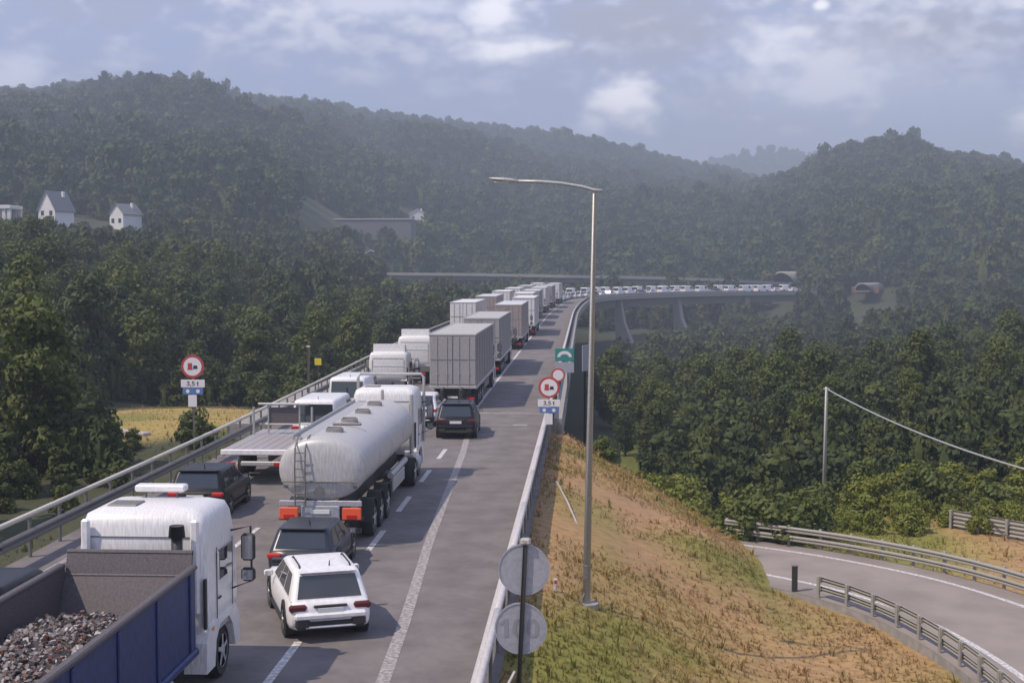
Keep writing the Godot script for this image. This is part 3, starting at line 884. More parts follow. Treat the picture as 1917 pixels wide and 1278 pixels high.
func semi(n: String, label: String, at: Vector3, turn: float, side: Material, rear: Material, roof: Material, cab: Material, L := 13.6, top := 4.0, ribs := 0) -> Node3D:
	# at: middle of the rear end on the ground
	var o := thing(n, label, "truck", at, turn)
	var W := 2.52
	var y0 := 1.15
	var st := S()
	box(st, Vector3(0, (y0 + top) / 2, -L / 2), Vector3(W, top - y0, L), 0.035)
	var bd := part(o, "trailer_body", st, side)
	st = S()
	box(st, Vector3(0, top + 0.006, -L / 2), Vector3(W - 0.10, 0.05, L - 0.12), 0.015)
	part(bd, "roof_panel", st, roof)
	for s: float in [-1.0, 1.0]:
		st = S()
		box(st, Vector3(s * (W / 2 - 0.02), top + 0.01, -L / 2), Vector3(0.10, 0.10, L + 0.02), 0.02)
		box(st, Vector3(s * (W / 2 - 0.01), y0, -L / 2), Vector3(0.10, 0.16, L + 0.02), 0.02)
		part(bd, "side_rail", st, M.galv)
		st = S()
		box(st, Vector3(s * W * 0.248, (y0 + top) / 2 + 0.02, 0.012), Vector3(W * 0.47, top - y0 - 0.28, 0.06), 0.015)
		var d := part(o, "rear_door", st, rear)
		for k in 2:
			st = S()
			var xx := s * W * (0.13 + 0.21 * k)
			tube(st, Vector3(xx, y0 + 0.1, 0.065), Vector3(xx, top - 0.1, 0.065), 0.02)
			box(st, Vector3(xx, y0 + 0.75, 0.075), Vector3(0.07, 0.12, 0.05), 0.01)
			part(d, "lock_bar", st, M.galv)
		st = S()
		box(st, Vector3(s * W * 0.248, top - 1.35, 0.05), Vector3(W * 0.46, 0.05, 0.02), 0.005)
		part(d, "door_rib", st, M.galv_dark)
		for k in 3:
			wheel(o, Vector3(s * 1.03, 0.50, -2.2 - 1.31 * k), 0.50, 0.38, s, M.galv)
		st = S()
		box(st, Vector3(s * 0.95, 0.55, 0.03), Vector3(0.45, 0.16, 0.08), 0.02)
		part(o, "tail_lamp", st, M.red_lamp)
		st = S()
		box(st, Vector3(s * 1.02, 0.45, -1.35), Vector3(0.42, 0.5, 0.02), 0.0)
		part(o, "mud_flap", st, M.black)
		for k in 5:
			st = S()
			box(st, Vector3(s * (W / 2 + 0.035), y0 - 0.02, -1.2 - 2.8 * k), Vector3(0.02, 0.06, 0.14), 0.004)
			part(o, "marker_lamp", st, M.amber)
		st = S()
		box(st, Vector3(s * 1.2, 0.72, -8.2), Vector3(0.04, 0.42, 3.8), 0.01)
		part(o, "side_guard", st, M.galv_dark)
		for k in ribs:
			st = S()
			box(st, Vector3(s * (W / 2 + 0.012), (y0 + top) / 2, -0.5 - (L - 1.0) * k / maxf(1.0, ribs - 1)), Vector3(0.05, top - y0 - 0.25, 0.09), 0.015)
			part(bd, "side_post", st, side)
	st = S()
	box(st, Vector3(0, top - 0.02, 0.0), Vector3(W + 0.01, 0.12, 0.10), 0.02)
	part(o, "rear_header", st, M.galv)
	st = S()
	box(st, Vector3(0, y0 + 0.02, 0.0), Vector3(W + 0.01, 0.16, 0.12), 0.02)
	part(o, "rear_sill", st, M.galv)
	st = S()
	for s: float in [-1.0, 1.0]: box(st, Vector3(s * 0.5, 0.95, -L / 2 - 0.3), Vector3(0.16, 0.4, L + 3.0), 0.02)
	box(st, Vector3(0, 0.55, -0.02), Vector3(2.35, 0.12, 0.10), 0.02)
	box(st, Vector3(0, 0.9, -0.4), Vector3(0.9, 0.5, 0.1), 0.02)
	box(st, Vector3(0, 0.85, -L + 1.0), Vector3(2.3, 0.35, 1.6), 0.05)
	part(o, "chassis", st, M.frame)
	st = S()
	box(st, Vector3(0, 0.62, 0.04), Vector3(0.52, 0.115, 0.02), 0.004)
	part(o, "number_plate", st, M.plate)
	for s: float in [-1.0, 1.0]: wheel(o, Vector3(s * 0.98, 0.50, -L + 0.6), 0.50, 0.55, s, M.galv)
	truck_cab(o, -L - 0.75, 3.35, cab)
	return o
func tractor(n: String, label: String, at: Vector3, H := 3.0) -> Node3D:
	var o := thing(n, label, "truck", at)
	var st := S()
	for s: float in [-1.0, 1.0]: box(st, Vector3(s * 0.42, 0.85, -2.6), Vector3(0.12, 0.28, 5.4), 0.02)
	box(st, Vector3(0, 1.02, -1.3), Vector3(0.95, 0.12, 1.0), 0.03)
	box(st, Vector3(0, 0.6, 0.0), Vector3(2.2, 0.14, 0.12), 0.02)
	part(o, "chassis", st, M.frame)
	for s: float in [-1.0, 1.0]:
		wheel(o, Vector3(s * 0.95, 0.50, -1.3), 0.50, 0.56, s, M.galv)
		st = S()
		prism(st, PackedVector2Array([Vector2(-0.6, 0.85), Vector2(-0.8, 1.1), Vector2(-1.8, 1.1), Vector2(-2.0, 0.85), Vector2(-2.04, 0.85), Vector2(-1.83, 1.14), Vector2(-0.77, 1.14), Vector2(-0.56, 0.85)]), s * 0.66, s * 1.24)
		part(o, "mudguard", st, M.black)
		st = S()
		box(st, Vector3(s * 0.9, 0.75, 0.03), Vector3(0.42, 0.16, 0.08), 0.02)
		part(o, "tail_lamp", st, M.red_lamp)
		st = S()
		tube(st, Vector3(s * 0.95, 0.62, -2.5), Vector3(s * 0.95, 0.62, -3.6), 0.32, -1, 14)
		part(o, "fuel_tank", st, M.galv)
	truck_cab(o, -2.9, H, M.truck_white, 2.3, true)
	return o
func build_tanker():
	var o := thing("tanker_truck", "grey tank semi-trailer truck with white domed rear end and orange rear panels", "truck", Vector3(-7.13, 0, -35.6))
	var L := 10.6
	var cy := 2.12
	var st := S(true)
	var rings := []
	var n := 36
	var ell := func(z: float, k: float) -> PackedVector3Array:
		var r := PackedVector3Array()
		for i in n:
			var a := TAU * i / n
			var c := cos(a)
			var s := sin(a)
			r.append(Vector3(signf(c) * pow(absf(c), 0.92) * 1.17 * k, cy + signf(s) * pow(absf(s), 0.92) * 0.86 * k, z))
		return r
	for k in 13: rings.append(ell.call(-0.10 - (L - 0.2) * k / 12.0, 1.0))
	loft(st, rings, false, false)
	var tank := part(o, "tank", st, M.tank)
	for e in [[1.0, -0.10, "tank_rear_end"], [-1.0, -L + 0.10, "tank_front_end"]]:
		st = S(true)
		rings = []
		for q in [[0.0, 1.0], [0.08, 0.985], [0.15, 0.93], [0.20, 0.78], [0.235, 0.5], [0.25, 0.2]]: rings.append(ell.call(e[1] + e[0] * q[0], q[1]))
		loft(st, rings, false, true)
		var dome := part(o, e[2], st, M.tank)
		if e[0] > 0:
			st = S()
			box(st, Vector3(0, cy - 0.30, 0.17), Vector3(2.12, 0.035, 0.05), 0.01)
			part(dome, "seam_strip", st, M.galv_dark)
			st = S()
			for xx: float in [-0.95, 0.95]: box(st, Vector3(xx, cy - 0.45, 0.10), Vector3(0.10, 0.08, 0.06), 0.01)
			part(dome, "reflector", st, M.galv_dark)
			st = S()
			box(st, Vector3(-0.02, cy - 0.56, 0.155), Vector3(0.22, 0.22, 0.02), 0.0, Basis(Vector3.BACK, PI / 4))
			part(dome, "hazard_plate", st, M.galv_dark)
	for k in 5:                                                   # hoops
		st = S(true)
		var z := -0.25 - (L - 0.5) * k / 4.0
		loft(st, [ell.call(z, 1.0), ell.call(z, 1.012), ell.call(z - 0.09, 1.012), ell.call(z - 0.09, 1.0)], false, false)
		part(tank, "hoop", st, M.tank)
	# ladder over the rear end
	st = S()
	for xx: float in [-0.66, -0.38]:
		pipe(st, [Vector3(xx, 1.15, 0.26), Vector3(xx, 2.2, 0.28), Vector3(xx, cy + 0.62, 0.20), Vector3(xx, cy + 0.86, -0.15), Vector3(xx, cy + 0.88, -0.5)], 0.022)
	var lad := part(o, "ladder", st, M.galv_dark)
	for k in 7:
		st = S()
		tube(st, Vector3(-0.66, 1.3 + k * 0.22, 0.275), Vector3(-0.38, 1.3 + k * 0.22, 0.275), 0.016)
		part(lad, "rung", st, M.galv_dark)
	# walkway along the top with a rail
	st = S()
	box(st, Vector3(-0.60, cy + 0.80, -L / 2), Vector3(0.42, 0.05, L - 0.8), 0.01)
	box(st, Vector3(-0.84, cy + 0.84, -L / 2), Vector3(0.05, 0.16, L - 0.8), 0.015)
	part(o, "walkway", st, M.galv)
	for k in 4:
		st = S(true)
		var z := -1.6 - 2.4 * k
		tube(st, Vector3(0.08, cy + 0.80, z), Vector3(0.08, cy + 0.95, z), 0.26, 0.25, 16)
		var hp := part(o, "manhole_lid", st, M.galv)
		st = S()
		box(st, Vector3(0.08, cy + 0.97, z), Vector3(0.4, 0.04, 0.06), 0.01)
		part(hp, "lid_clamp", st, M.galv_dark)
	st = S()
	box(st, Vector3(0.20, cy + 0.90, -2.9), Vector3(0.85, 0.07, 0.12), 0.02)
	part(o, "spill_bar", st, M.galv_dark)
	# chassis, rear panel with orange blocks
	st = S()
	for s: float in [-1.0, 1.0]: box(st, Vector3(s * 0.45, 1.02, -L / 2), Vector3(0.18, 0.42, L), 0.02)
	box(st, Vector3(0, 0.80, 0.02), Vector3(2.3, 0.10, 0.12), 0.02)
	box(st, Vector3(0, 0.46, 0.0), Vector3(2.2, 0.16, 0.12), 0.03)
	for s: float in [-1.0, 1.0]: box(st, Vector3(s * 0.7, 0.62, 0.0), Vector3(0.1, 0.3, 0.1), 0.01)
	part(o, "chassis", st, M.frame)
	st = S()
	box(st, Vector3(0, 1.22, 0.10), Vector3(2.26, 0.16, 0.06), 0.02)
	box(st, Vector3(0, 0.88, 0.12), Vector3(1.05, 0.56, 0.05), 0.02)
	part(o, "rear_panel", st, M.sign_back)
	for s: float in [-1.0, 1.0]:
		st = S()
		box(st, Vector3(s * 0.86, 0.95, 0.14), Vector3(0.52, 0.33, 0.06), 0.02)
		var bl := part(o, "reflective_panel", st, M.orange)
		st = S()
		box(st, Vector3(s * 0.86, 0.87, 0.175), Vector3(0.28, 0.12, 0.03), 0.01)
		part(bl, "tail_lamp", st, M.red_lamp)
		for k in 3: wheel(o, Vector3(s * 1.0, 0.50, -1.7 - 1.31 * k), 0.50, 0.38, s, M.galv)
		for k in 3:
			st = S()
			var z := -1.7 - 1.31 * k
			var arc := PackedVector2Array()
			for i in 9: arc.append(Vector2(z + cos(PI * i / 8.0) * 0.60, 0.5 + sin(PI * i / 8.0) * 0.60))
			for i in 9: arc.append(Vector2(z + cos(PI * (8 - i) / 8.0) * 0.57, 0.5 + sin(PI * (8 - i) / 8.0) * 0.57))
			prism(st, arc, s * 0.80, s * 1.20)
			part(o, "mudguard", st, M.black)
		st = S()
		box(st, Vector3(s * 1.10, 0.75, -7.2), Vector3(0.05, 0.42, 2.6), 0.01)
		part(o, "side_guard", st, M.galv)
		st = S()
		tube(st, Vector3(s * 1.02, 1.05, -5.9), Vector3(s * 1.02, 1.05, -9.4), 0.10, -1, 10)
		part(o, "hose_tube", st, M.galv)
		wheel(o, Vector3(s * 0.98, 0.50, -L + 0.3), 0.50, 0.55, s, M.galv)
		st = S()
		tube(st, Vector3(s * 0.95, 0.62, -L - 0.5), Vector3(s * 0.95, 0.62, -L - 1.5), 0.33, -1, 14)
		part(o, "fuel_tank", st, M.galv)
	st = S()
	box(st, Vector3(0, 1.0, 0.16), Vector3(0.52, 0.115, 0.02), 0.004)
	part(o, "number_plate", st, M.plate)
	st = S()
	for s: float in [-1.0, 1.0]: box(st, Vector3(s * 0.42, 0.80, -L - 1.2), Vector3(0.12, 0.28, 4.6), 0.02)
	part(o, "tractor_chassis", st, M.frame)
	truck_cab(o, -L - 0.75, 3.30, M.truck_white, 2.3, false)
	st = S()
	var zb := -L - 2.55
	pipe(st, [Vector3(-1.22, 1.2, zb), Vector3(-1.22, 3.55, zb), Vector3(-1.12, 3.68, zb), Vector3(1.12, 3.68, zb), Vector3(1.22, 3.55, zb), Vector3(1.22, 1.2, zb)], 0.055, 8)
	part(o, "roof_bar", st, M.galv)
	st = S()
	box(st, Vector3(0.0, 2.5, -L - 0.45), Vector3(0.10, 1.6, 0.10), 0.03)
	tube(st, Vector3(1.02, 1.0, -L - 0.55), Vector3(1.02, 3.1, -L - 0.55), 0.07, -1, 10)
	part(o, "exhaust_stack", st, M.galv)
func build_tipper():
	var o := thing("tipper_truck", "blue open-bodied tipper truck with white cab carrying broken scrap", "truck", Vector3(-7.85, 0, -15.0))
	# cab: rear wall at z = -23.1
	truck_cab(o, -8.05, 3.28, M.truck_white, 2.34, false)
	var st := S()
	box(st, Vector3(-0.1, 3.46, -9.55), Vector3(0.95, 0.13, 0.28), 0.03)
	part(o, "roof_sign_box", st, M.white)
	st = S()
	for s: float in [-1.0, 1.0]: tube(st, Vector3(-0.1 + s * 0.3, 3.2, -9.55), Vector3(-0.1 + s * 0.3, 3.42, -9.55), 0.02)
	part(o, "roof_sign_feet", st, M.galv_dark)
	for s: float in [-1.0, 1.0]:
		st = S()
		box(st, Vector3(s * 0.98, 2.3, -8.00), Vector3(0.16, 1.7, 0.10), 0.04)
		part(o, "cab_side_fin", st, M.white)
	st = S(true)
	tube(st, Vector3(0.75, 1.2, -7.72), Vector3(0.75, 2.9, -7.72), 0.10, -1, 12)
	tube(st, Vector3(0.75, 2.9, -7.72), Vector3(0.75, 3.1, -7.72), 0.15, 0.13, 12)
	part(o, "air_intake", st, M.black)
	# body
	var zf := -7.35
	var zr := 0.2
	var top := 2.46
	for s: float in [-1.0, 1.0]:
		st = S()
		prism(st, PackedVector2Array([Vector2(zr, 1.0), Vector2(zf, 1.0), Vector2(zf, top), Vector2(zr, top)]), s * 1.12, s * 1.17)
		var w := part(o, "side_wall", st, M.blue)
		for k in 5:
			st = S()
			box(st, Vector3(s * 1.185, 1.71, zr - 0.3 - 1.74 * k), Vector3(0.04, 1.32, 0.14), 0.015)
			part(w, "side_post", st, M.blue)
		st = S()
		box(st, Vector3(s * 1.155, top, (zr + zf) / 2), Vector3(0.14, 0.09, zr - zf), 0.025)
		part(w, "top_edge", st, M.steel_brown)
		st = S()
		box(st, Vector3(s * 1.16, 1.0, (zr + zf) / 2), Vector3(0.16, 0.14, zr - zf), 0.03)
		part(w, "bottom_edge", st, M.blue)
		st = S()
		prism(st, PackedVector2Array([Vector2(zr, 1.06), Vector2(zf, 1.06), Vector2(zf, top - 0.02), Vector2(zr, top - 0.02)]), s * 1.105, s * 1.115)
		part(w, "inner_lining", st, M.steel_brown)
	st = S()
	prism(st, PackedVector2Array([Vector2(zf + 0.62, 1.05), Vector2(zf + 0.02, 2.30), Vector2(zf - 0.10, 2.68), Vector2(zf - 0.16, 2.68), Vector2(zf - 0.06, 2.30), Vector2(zf - 0.06, 1.05)]), -1.10, 1.10)
	var bh := part(o, "bulkhead", st, M.steel_brown)
	st = S()
	tube(st, Vector3(-1.1, 2.68, zf - 0.13), Vector3(1.1, 2.68, zf - 0.13), 0.045)
	box(st, Vector3(0, 2.30, zf + 0.0), Vector3(2.16, 0.05, 0.06), 0.015)
	part(bh, "top_tube", st, M.steel_brown)
	st = S()
	box(st, Vector3(0, 1.0, (zr + zf) / 2), Vector3(2.2, 0.1, zr - zf), 0.01)
	part(o, "floor_plate", st, M.steel_brown)
	st = S()
	box(st, Vector3(0, 1.72, zr - 0.03), Vector3(2.3, 1.45, 0.06), 0.02)
	part(o, "tailgate", st, M.blue)
	st = S()
	for s: float in [-1.0, 1.0]: box(st, Vector3(s * 0.42, 0.78, -4.8), Vector3(0.14, 0.3, 9.6), 0.02)
	box(st, Vector3(0, 0.6, 0.1), Vector3(2.2, 0.16, 0.12), 0.02)
	part(o, "chassis", st, M.frame)
	for s: float in [-1.0, 1.0]:
		for z: float in [-1.4, -2.8]: wheel(o, Vector3(s * 0.93, 0.50, z), 0.50, 0.56, s, M.galv)
		st = S()
		box(st, Vector3(s * 0.98, 0.66, -5.5), Vector3(0.4, 0.55, 1.3), 0.08)
		part(o, "fuel_tank", st, M.galv)
		st = S()
		box(st, Vector3(s * 0.9, 0.75, 0.2), Vector3(0.4, 0.16, 0.08), 0.02)
		part(o, "tail_lamp", st, M.red_lamp)
	# load: broken lumps heaped in the body
	rng.seed = 41
	st = S()
	var heap := func(x: float, z: float) -> float:
		var u: float = (z - zf) / (zr - zf)
		return 1.45 + 0.68 * ss(0.02, 0.28, u) * (1.0 - pow(absf(x) / 1.35, 2.2) * 0.65) + nz.get_noise_2d(x * 60.0, z * 60.0) * 0.10
	for i in 4600:
		var x := rng.randf_range(-1.06, 1.06)
		var z := rng.randf_range(zf + 0.45, zr - 0.15)
		var y: float = heap.call(x, z) + rng.randf_range(-0.07, 0.02)
		var s := rng.randf_range(0.022, 0.07)
		var b := Basis(Vector3(rng.randf() - 0.5, rng.randf() - 0.5, rng.randf() - 0.5).normalized(), rng.randf() * 6.0)
		var t := rng.randf()
		var c := Color(0.20, 0.165, 0.16).lerp(Color(0.55, 0.52, 0.51), t * t * t)
		if rng.randf() < 0.2: c = Color(0.16, 0.08, 0.065)
		if rng.randf() < 0.2: c = Color(0.05, 0.045, 0.05)
		st.set_color(c)
		var sz := Vector3(s * rng.randf_range(0.6, 1.8), s * rng.randf_range(0.3, 1.0), s * rng.randf_range(0.6, 1.4))
		box(st, Vector3(x, y, z), sz, 0.0, b)
	st.set_color(Color(0.12, 0.095, 0.09))
	for i in 14:
		for j in 44:
			var q := []
			for k in [[0, 0], [1, 0], [1, 1], [0, 1]]:
				var xx: float = -1.10 + 2.2 * (i + k[0]) / 14.0
				var zz: float = zf + 0.05 + (zr - zf - 0.1) * (j + k[1]) / 44.0
				q.append(Vector3(xx, heap.call(xx, zz) - 0.06, zz))
			quad(st, q[0], q[1], q[2], q[3], q[0] + Vector3.DOWN)
	var ld := part(self, "scrap_load", st, M.rubble, Vector3(-7.85, 0, -15.0))
	tag(ld, "heap of broken grey and rusty scrap lumps inside the blue tipper body", "scrap", "", "stuff")
func build_flatbed():
	var o := thing("flatbed_trailer", "empty grey flatbed trailer with tube headboard behind a white van", "trailer", Vector3(-11.45, 0, -45.6))
	var st := S()
	box(st, Vector3(0, 1.18, -3.1), Vector3(2.3, 0.10, 6.0), 0.02)
	var dk := part(o, "deck", st, M.grey_tarp)
	for k in 7:
		st = S()
		box(st, Vector3(-0.99 + 0.33 * k, 1.235, -3.1), Vector3(0.31, 0.02, 5.9), 0.004)
		part(dk, "deck_board", st, M.door_grey)
	st = S()
	box(st, Vector3(0, 1.17, -0.02), Vector3(2.42, 0.20, 0.10), 0.03)
	part(o, "rear_bar", st, M.white)
	st = S()
	box(st, Vector3(0.35, 0.78, 0.0), Vector3(1.7, 0.16, 0.10), 0.03)
	part(o, "bumper_bar", st, M.galv)
	for s: float in [-1.0, 1.0]:
		st = S()
		box(st, Vector3(s * 1.16, 1.13, -3.1), Vector3(0.06, 0.24, 6.0), 0.015)
		part(o, "side_rail", st, M.galv)
		st = S()
		tube(st, Vector3(s * 1.12, 1.2, -4.35), Vector3(s * 1.12, 2.30, -4.35), 0.045)
		tube(st, Vector3(s * 0.6, 1.2, -4.55), Vector3(s * 0.6, 2.42, -4.55), 0.035)
		part(o, "headboard_post", st, M.galv)
		for k in 2: wheel(o, Vector3(s * 0.98, 0.42, -2.3 - 1.0 * k), 0.42, 0.28, s, M.galv)
		st = S()
		box(st, Vector3(s * 0.98, 0.92, -2.8), Vector3(0.34, 0.06, 2.0), 0.02)
		part(o, "mudguard", st, M.black)
		st = S()
		box(st, Vector3(s * 0.85, 0.76, 0.06), Vector3(0.36, 0.14, 0.05), 0.015)
		part(o, "tail_lamp", st, M.red_lamp)
	st = S()
	box(st, Vector3(0, 2.40, -4.5), Vector3(2.0, 0.09, 0.09), 0.03)
	box(st, Vector3(0, 1.62, -4.55), Vector3(1.9, 0.06, 0.06), 0.02)
	part(o, "headboard_bar", st, M.galv)
	st = S()
	box(st, Vector3(0.0, 1.95, -4.6), Vector3(1.15, 0.62, 0.04), 0.01)
	part(o, "headboard_panel", st, M.steel_brown)
	st = S()
	for s: float in [-1.0, 1.0]: box(st, Vector3(s * 0.5, 0.98, -3.2), Vector3(0.12, 0.28, 6.2), 0.02)
	tube(st, Vector3(-0.5, 0.85, -6.1), Vector3(0.2, 0.55, -8.0), 0.06)
	tube(st, Vector3(0.5, 0.85, -6.1), Vector3(0.2, 0.55, -8.0), 0.06)
	part(o, "chassis", st, M.frame)
func build_traffic():
	build_tipper()
	build_tanker()
	build_flatbed()
	car("parked_hatchback".replace("parked_", ""), "white crossover hatchback turning across the broken lane line", Vector3(-5.84, 0, -28.45), deg_to_rad(20), M.white, 4.15, 1.72, 1.40, 0.0, true)
	car("hatchback", "dark blue hatchback tucked between the white crossover and the tanker", Vector3(-6.85, 0, -33.35), 0.0, M.navy_paint, 3.7, 1.64, 1.27)
	car("hatchback", "black hatchback with pale number plate behind the flatbed trailer", Vector3(-11.75, 0, -41.3), 0.02, M.dark_paint, 4.0, 1.76, 1.46)
	car("hatchback", "black car beside the blue tipper body", Vector3(-11.9, 0, -26.6), 0.0, M.dark_paint, 4.3, 1.78, 1.44)
	car("station_wagon", "black estate car with roof rails behind the grey box trailer", Vector3(-5.75, 0, -60.7), 0.03, M.dark_paint, 4.5, 1.8, 1.56, 0.0, true)
	car("hatchback", "white car half hidden by the tanker cab, behind the grey box trailer", Vector3(-7.85, 0, -65.0), 0.0, M.white, 4.2, 1.76, 1.52)
	car("van", "white van coupled to the flatbed trailer", Vector3(-10.98, 0, -56.0), 0.0, M.white, 5.2, 1.98, 2.22, 1.0)
	car("van", "white van between the towing van and the white tractor truck", Vector3(-11.3, 0, -65.4), 0.0, M.white, 5.3, 1.98, 2.36, 1.0)
	tractor("tractor_truck", "white tractor truck without trailer behind a taller white one", Vector3(-11.35, 0, -73.6), 2.72)
	tractor("tractor_truck", "tall white tractor truck beside the first grey box trailer", Vector3(-11.3, 0, -85.2), 3.05)
	semi("box_semi_truck", "grey box semi-trailer truck with pale roof behind the tanker", Vector3(-7.06, 0, -71.2), 0.0, M.grey_tarp, M.door_grey, M.grey_roof, M.truck_white, 13.6, 4.0, 8)
	semi("box_semi_truck", "grey box semi-trailer truck with white cab, second of the queue after the tanker", Vector3(-7.15, 0, -92.6), 0.0, M.grey_tarp, M.door_grey, M.grey_roof, M.truck_white, 13.6, 4.05, 0)
	var tan := semi("box_semi_truck", "tan box semi-trailer truck with bright white roof", Vector3(-7.0, 0, -122.5), 0.0, M.tan_tarp, M.tan_tarp, M.white, M.truck_white, 13.6, 4.15, 0)
	var cre := semi("box_semi_truck", "cream box semi-trailer truck right after the tan one", Vector3(-6.75, 0, -147.0), 0.0, M.cream, M.white_dull, M.white_dull, M.truck_white, 13.6, 4.2, 0)
	var far_label := "pale box semi-trailer truck in the far queue on the viaduct"
	var far_group := "trucks in the far queue"
	var k := 0
	for s in [172.0, 196.0, 221.0, 247.0, 275.0]:
		_on_road(cre if k % 2 == 0 else tan, far_label, s, -6.1, far_group)
		k += 1
	for s in [128.0, 158.0, 186.0, 214.0, 246.0, 280.0]:
		_on_road(cre if k % 3 else tan, far_label, s, -9.9, far_group)
		k += 1
	# the queue on the curved viaduct
	rng.seed = 77
	var wv := car("van", "white van in the queue along the viaduct's curve", Vector3.ZERO, 0, M.white, 5.2, 2.0, 2.35, 1.0)
	var wc := car("hatchback", "white car in the queue along the viaduct's curve", Vector3.ZERO, 0, M.white, 4.2, 1.78, 1.52)
	var bc := car("hatchback", "dark car in the queue along the viaduct's curve", Vector3.ZERO, 0, M.dark_paint, 4.3, 1.78, 1.5)
	var sc := car("hatchback", "silver car in the queue along the viaduct's curve", Vector3.ZERO, 0, M.silver_paint, 4.3, 1.78, 1.5)
	var protos := [wv, wc, bc, sc]
	var once := {}
	var s := 300.0
	while s < 462.0:
		for off: float in [-6.0, -9.9]:
			var u := rng.randf()
			var p: Node3D = wv if u < 0.42 else (wc if u < 0.74 else (bc if u < 0.88 else sc))
			if not once.has(p):
				once[p] = true
				_move_on_road(p, s, off)
				p.set_meta("group", "vehicles queueing on the viaduct's curve")
			else:
				_on_road(p, p.get_meta("label"), s + rng.randf_range(-0.6, 0.6), off, "vehicles queueing on the viaduct's curve")
		s += rng.randf_range(6.2, 7.6)
func _move_on_road(o: Node3D, s: float, off: float):
	var i := clampi(int((s + 24.0) / 4.0), 0, rail_path.size() - 2)
	var f := clampf((s + 24.0) / 4.0 - i, 0, 1)
	var p: Vector3 = rail_path[i].lerp(rail_path[i + 1], f)
	var d: Vector3 = (rail_path[i + 1] - rail_path[i]).normalized()
	o.position = p + Vector3(-d.z, 0, d.x) * off
	o.rotation.y = atan2(-d.x, -d.z)
func _on_road(src: Node3D, label: String, s: float, off: float, group: String):
	var c := copy(src, label, Vector3.ZERO, 0, group)
	_move_on_road(c, s, off)

# ------------------------------------------------------------------ street furniture
func text(parent: Node, n: String, s: String, size: float, at: Vector3, m: Material, bas := Basis()):
	var t := TextMesh.new()
	var f := SystemFont.new()
	f.font_names = PackedStringArray(["Droid Sans"])
	f.font_weight = 700
	t.font = f
	t.text = s
	t.font_size = 64
	t.pixel_size = size / 64.0
	t.depth = 0.004
	var o := put(parent, n, t, m, at)
	o.basis = bas
func disc(st: SurfaceTool, c: Vector3, r: float, t: float, n := 32):
	loft(st, [circle(c + Vector3(0, 0, -t / 2), Vector3(r, 0, 0), Vector3(0, r, 0), n), circle(c + Vector3(0, 0, t / 2), Vector3(r, 0, 0), Vector3(0, r, 0), n)])
func ring(st: SurfaceTool, c: Vector3, r0: float, r1: float, t: float, n := 32):
	loft(st, [circle(c + Vector3(0, 0, -t / 2), Vector3(r0, 0, 0), Vector3(0, r0, 0), n), circle(c + Vector3(0, 0, t / 2), Vector3(r0, 0, 0), Vector3(0, r0, 0), n), circle(c + Vector3(0, 0, t / 2), Vector3(r1, 0, 0), Vector3(0, r1, 0), n)], false, false)
func truck_sign(label: String, base: Vector3, top: float, turn: float):
	# round red-rimmed sign with a dark truck mark, a white plate, a blue plate and a narrow white plate under it
	var o := thing("road_sign", label, "road sign", base, turn)
	var st := S(true)
	tube(st, Vector3(0, -0.4, -0.05), Vector3(0, top + 0.4, -0.05), 0.035, -1, 10)
	part(o, "post", st, M.galv)
	st = S()
	disc(st, Vector3(0, top, 0), 0.45, 0.03)
	var d := part(o, "round_panel", st, M.sign_red)
	st = S()
	disc(st, Vector3(0, top, 0.014), 0.355, 0.012)
	part(d, "white_field", st, M.sign_white)
	st = S()
	box(st, Vector3(-0.10, top + 0.04, 0.024), Vector3(0.17, 0.20, 0.01), 0.003)
	box(st, Vector3(-0.10, top - 0.09, 0.024), Vector3(0.20, 0.06, 0.01), 0.003)
	part(d, "red_truck_mark", st, M.sign_red)
	st = S()
	box(st, Vector3(0.11, top + 0.00, 0.024), Vector3(0.15, 0.09, 0.01), 0.003)
	box(st, Vector3(0.11, top - 0.06, 0.024), Vector3(0.18, 0.05, 0.01), 0.003)
	part(d, "dark_car_mark", st, M.sign_black)
	st = S()
	box(st, Vector3(0, top - 0.66, 0), Vector3(0.94, 0.30, 0.025), 0.005)
	var p := part(o, "white_plate", st, M.sign_white)
	text(p, "lettering", "3,5 t", 0.24, Vector3(0, top - 0.66, 0.014), M.sign_black)
	st = S()
	box(st, Vector3(0, top - 0.96, 0), Vector3(0.80, 0.26, 0.025), 0.005)
	var b := part(o, "blue_plate", st, M.sign_blue)
	for s: float in [-1.0, 1.0]:
		st = S()
		disc(st, Vector3(s * 0.2, top - 0.96, 0.014), 0.075, 0.008, 16)
		part(b, "pale_symbol", st, M.sign_white)
	st = S()
	box(st, Vector3(-0.02, top - 1.34, 0), Vector3(0.34, 0.46, 0.025), 0.005)
	part(o, "narrow_plate", st, M.sign_white)
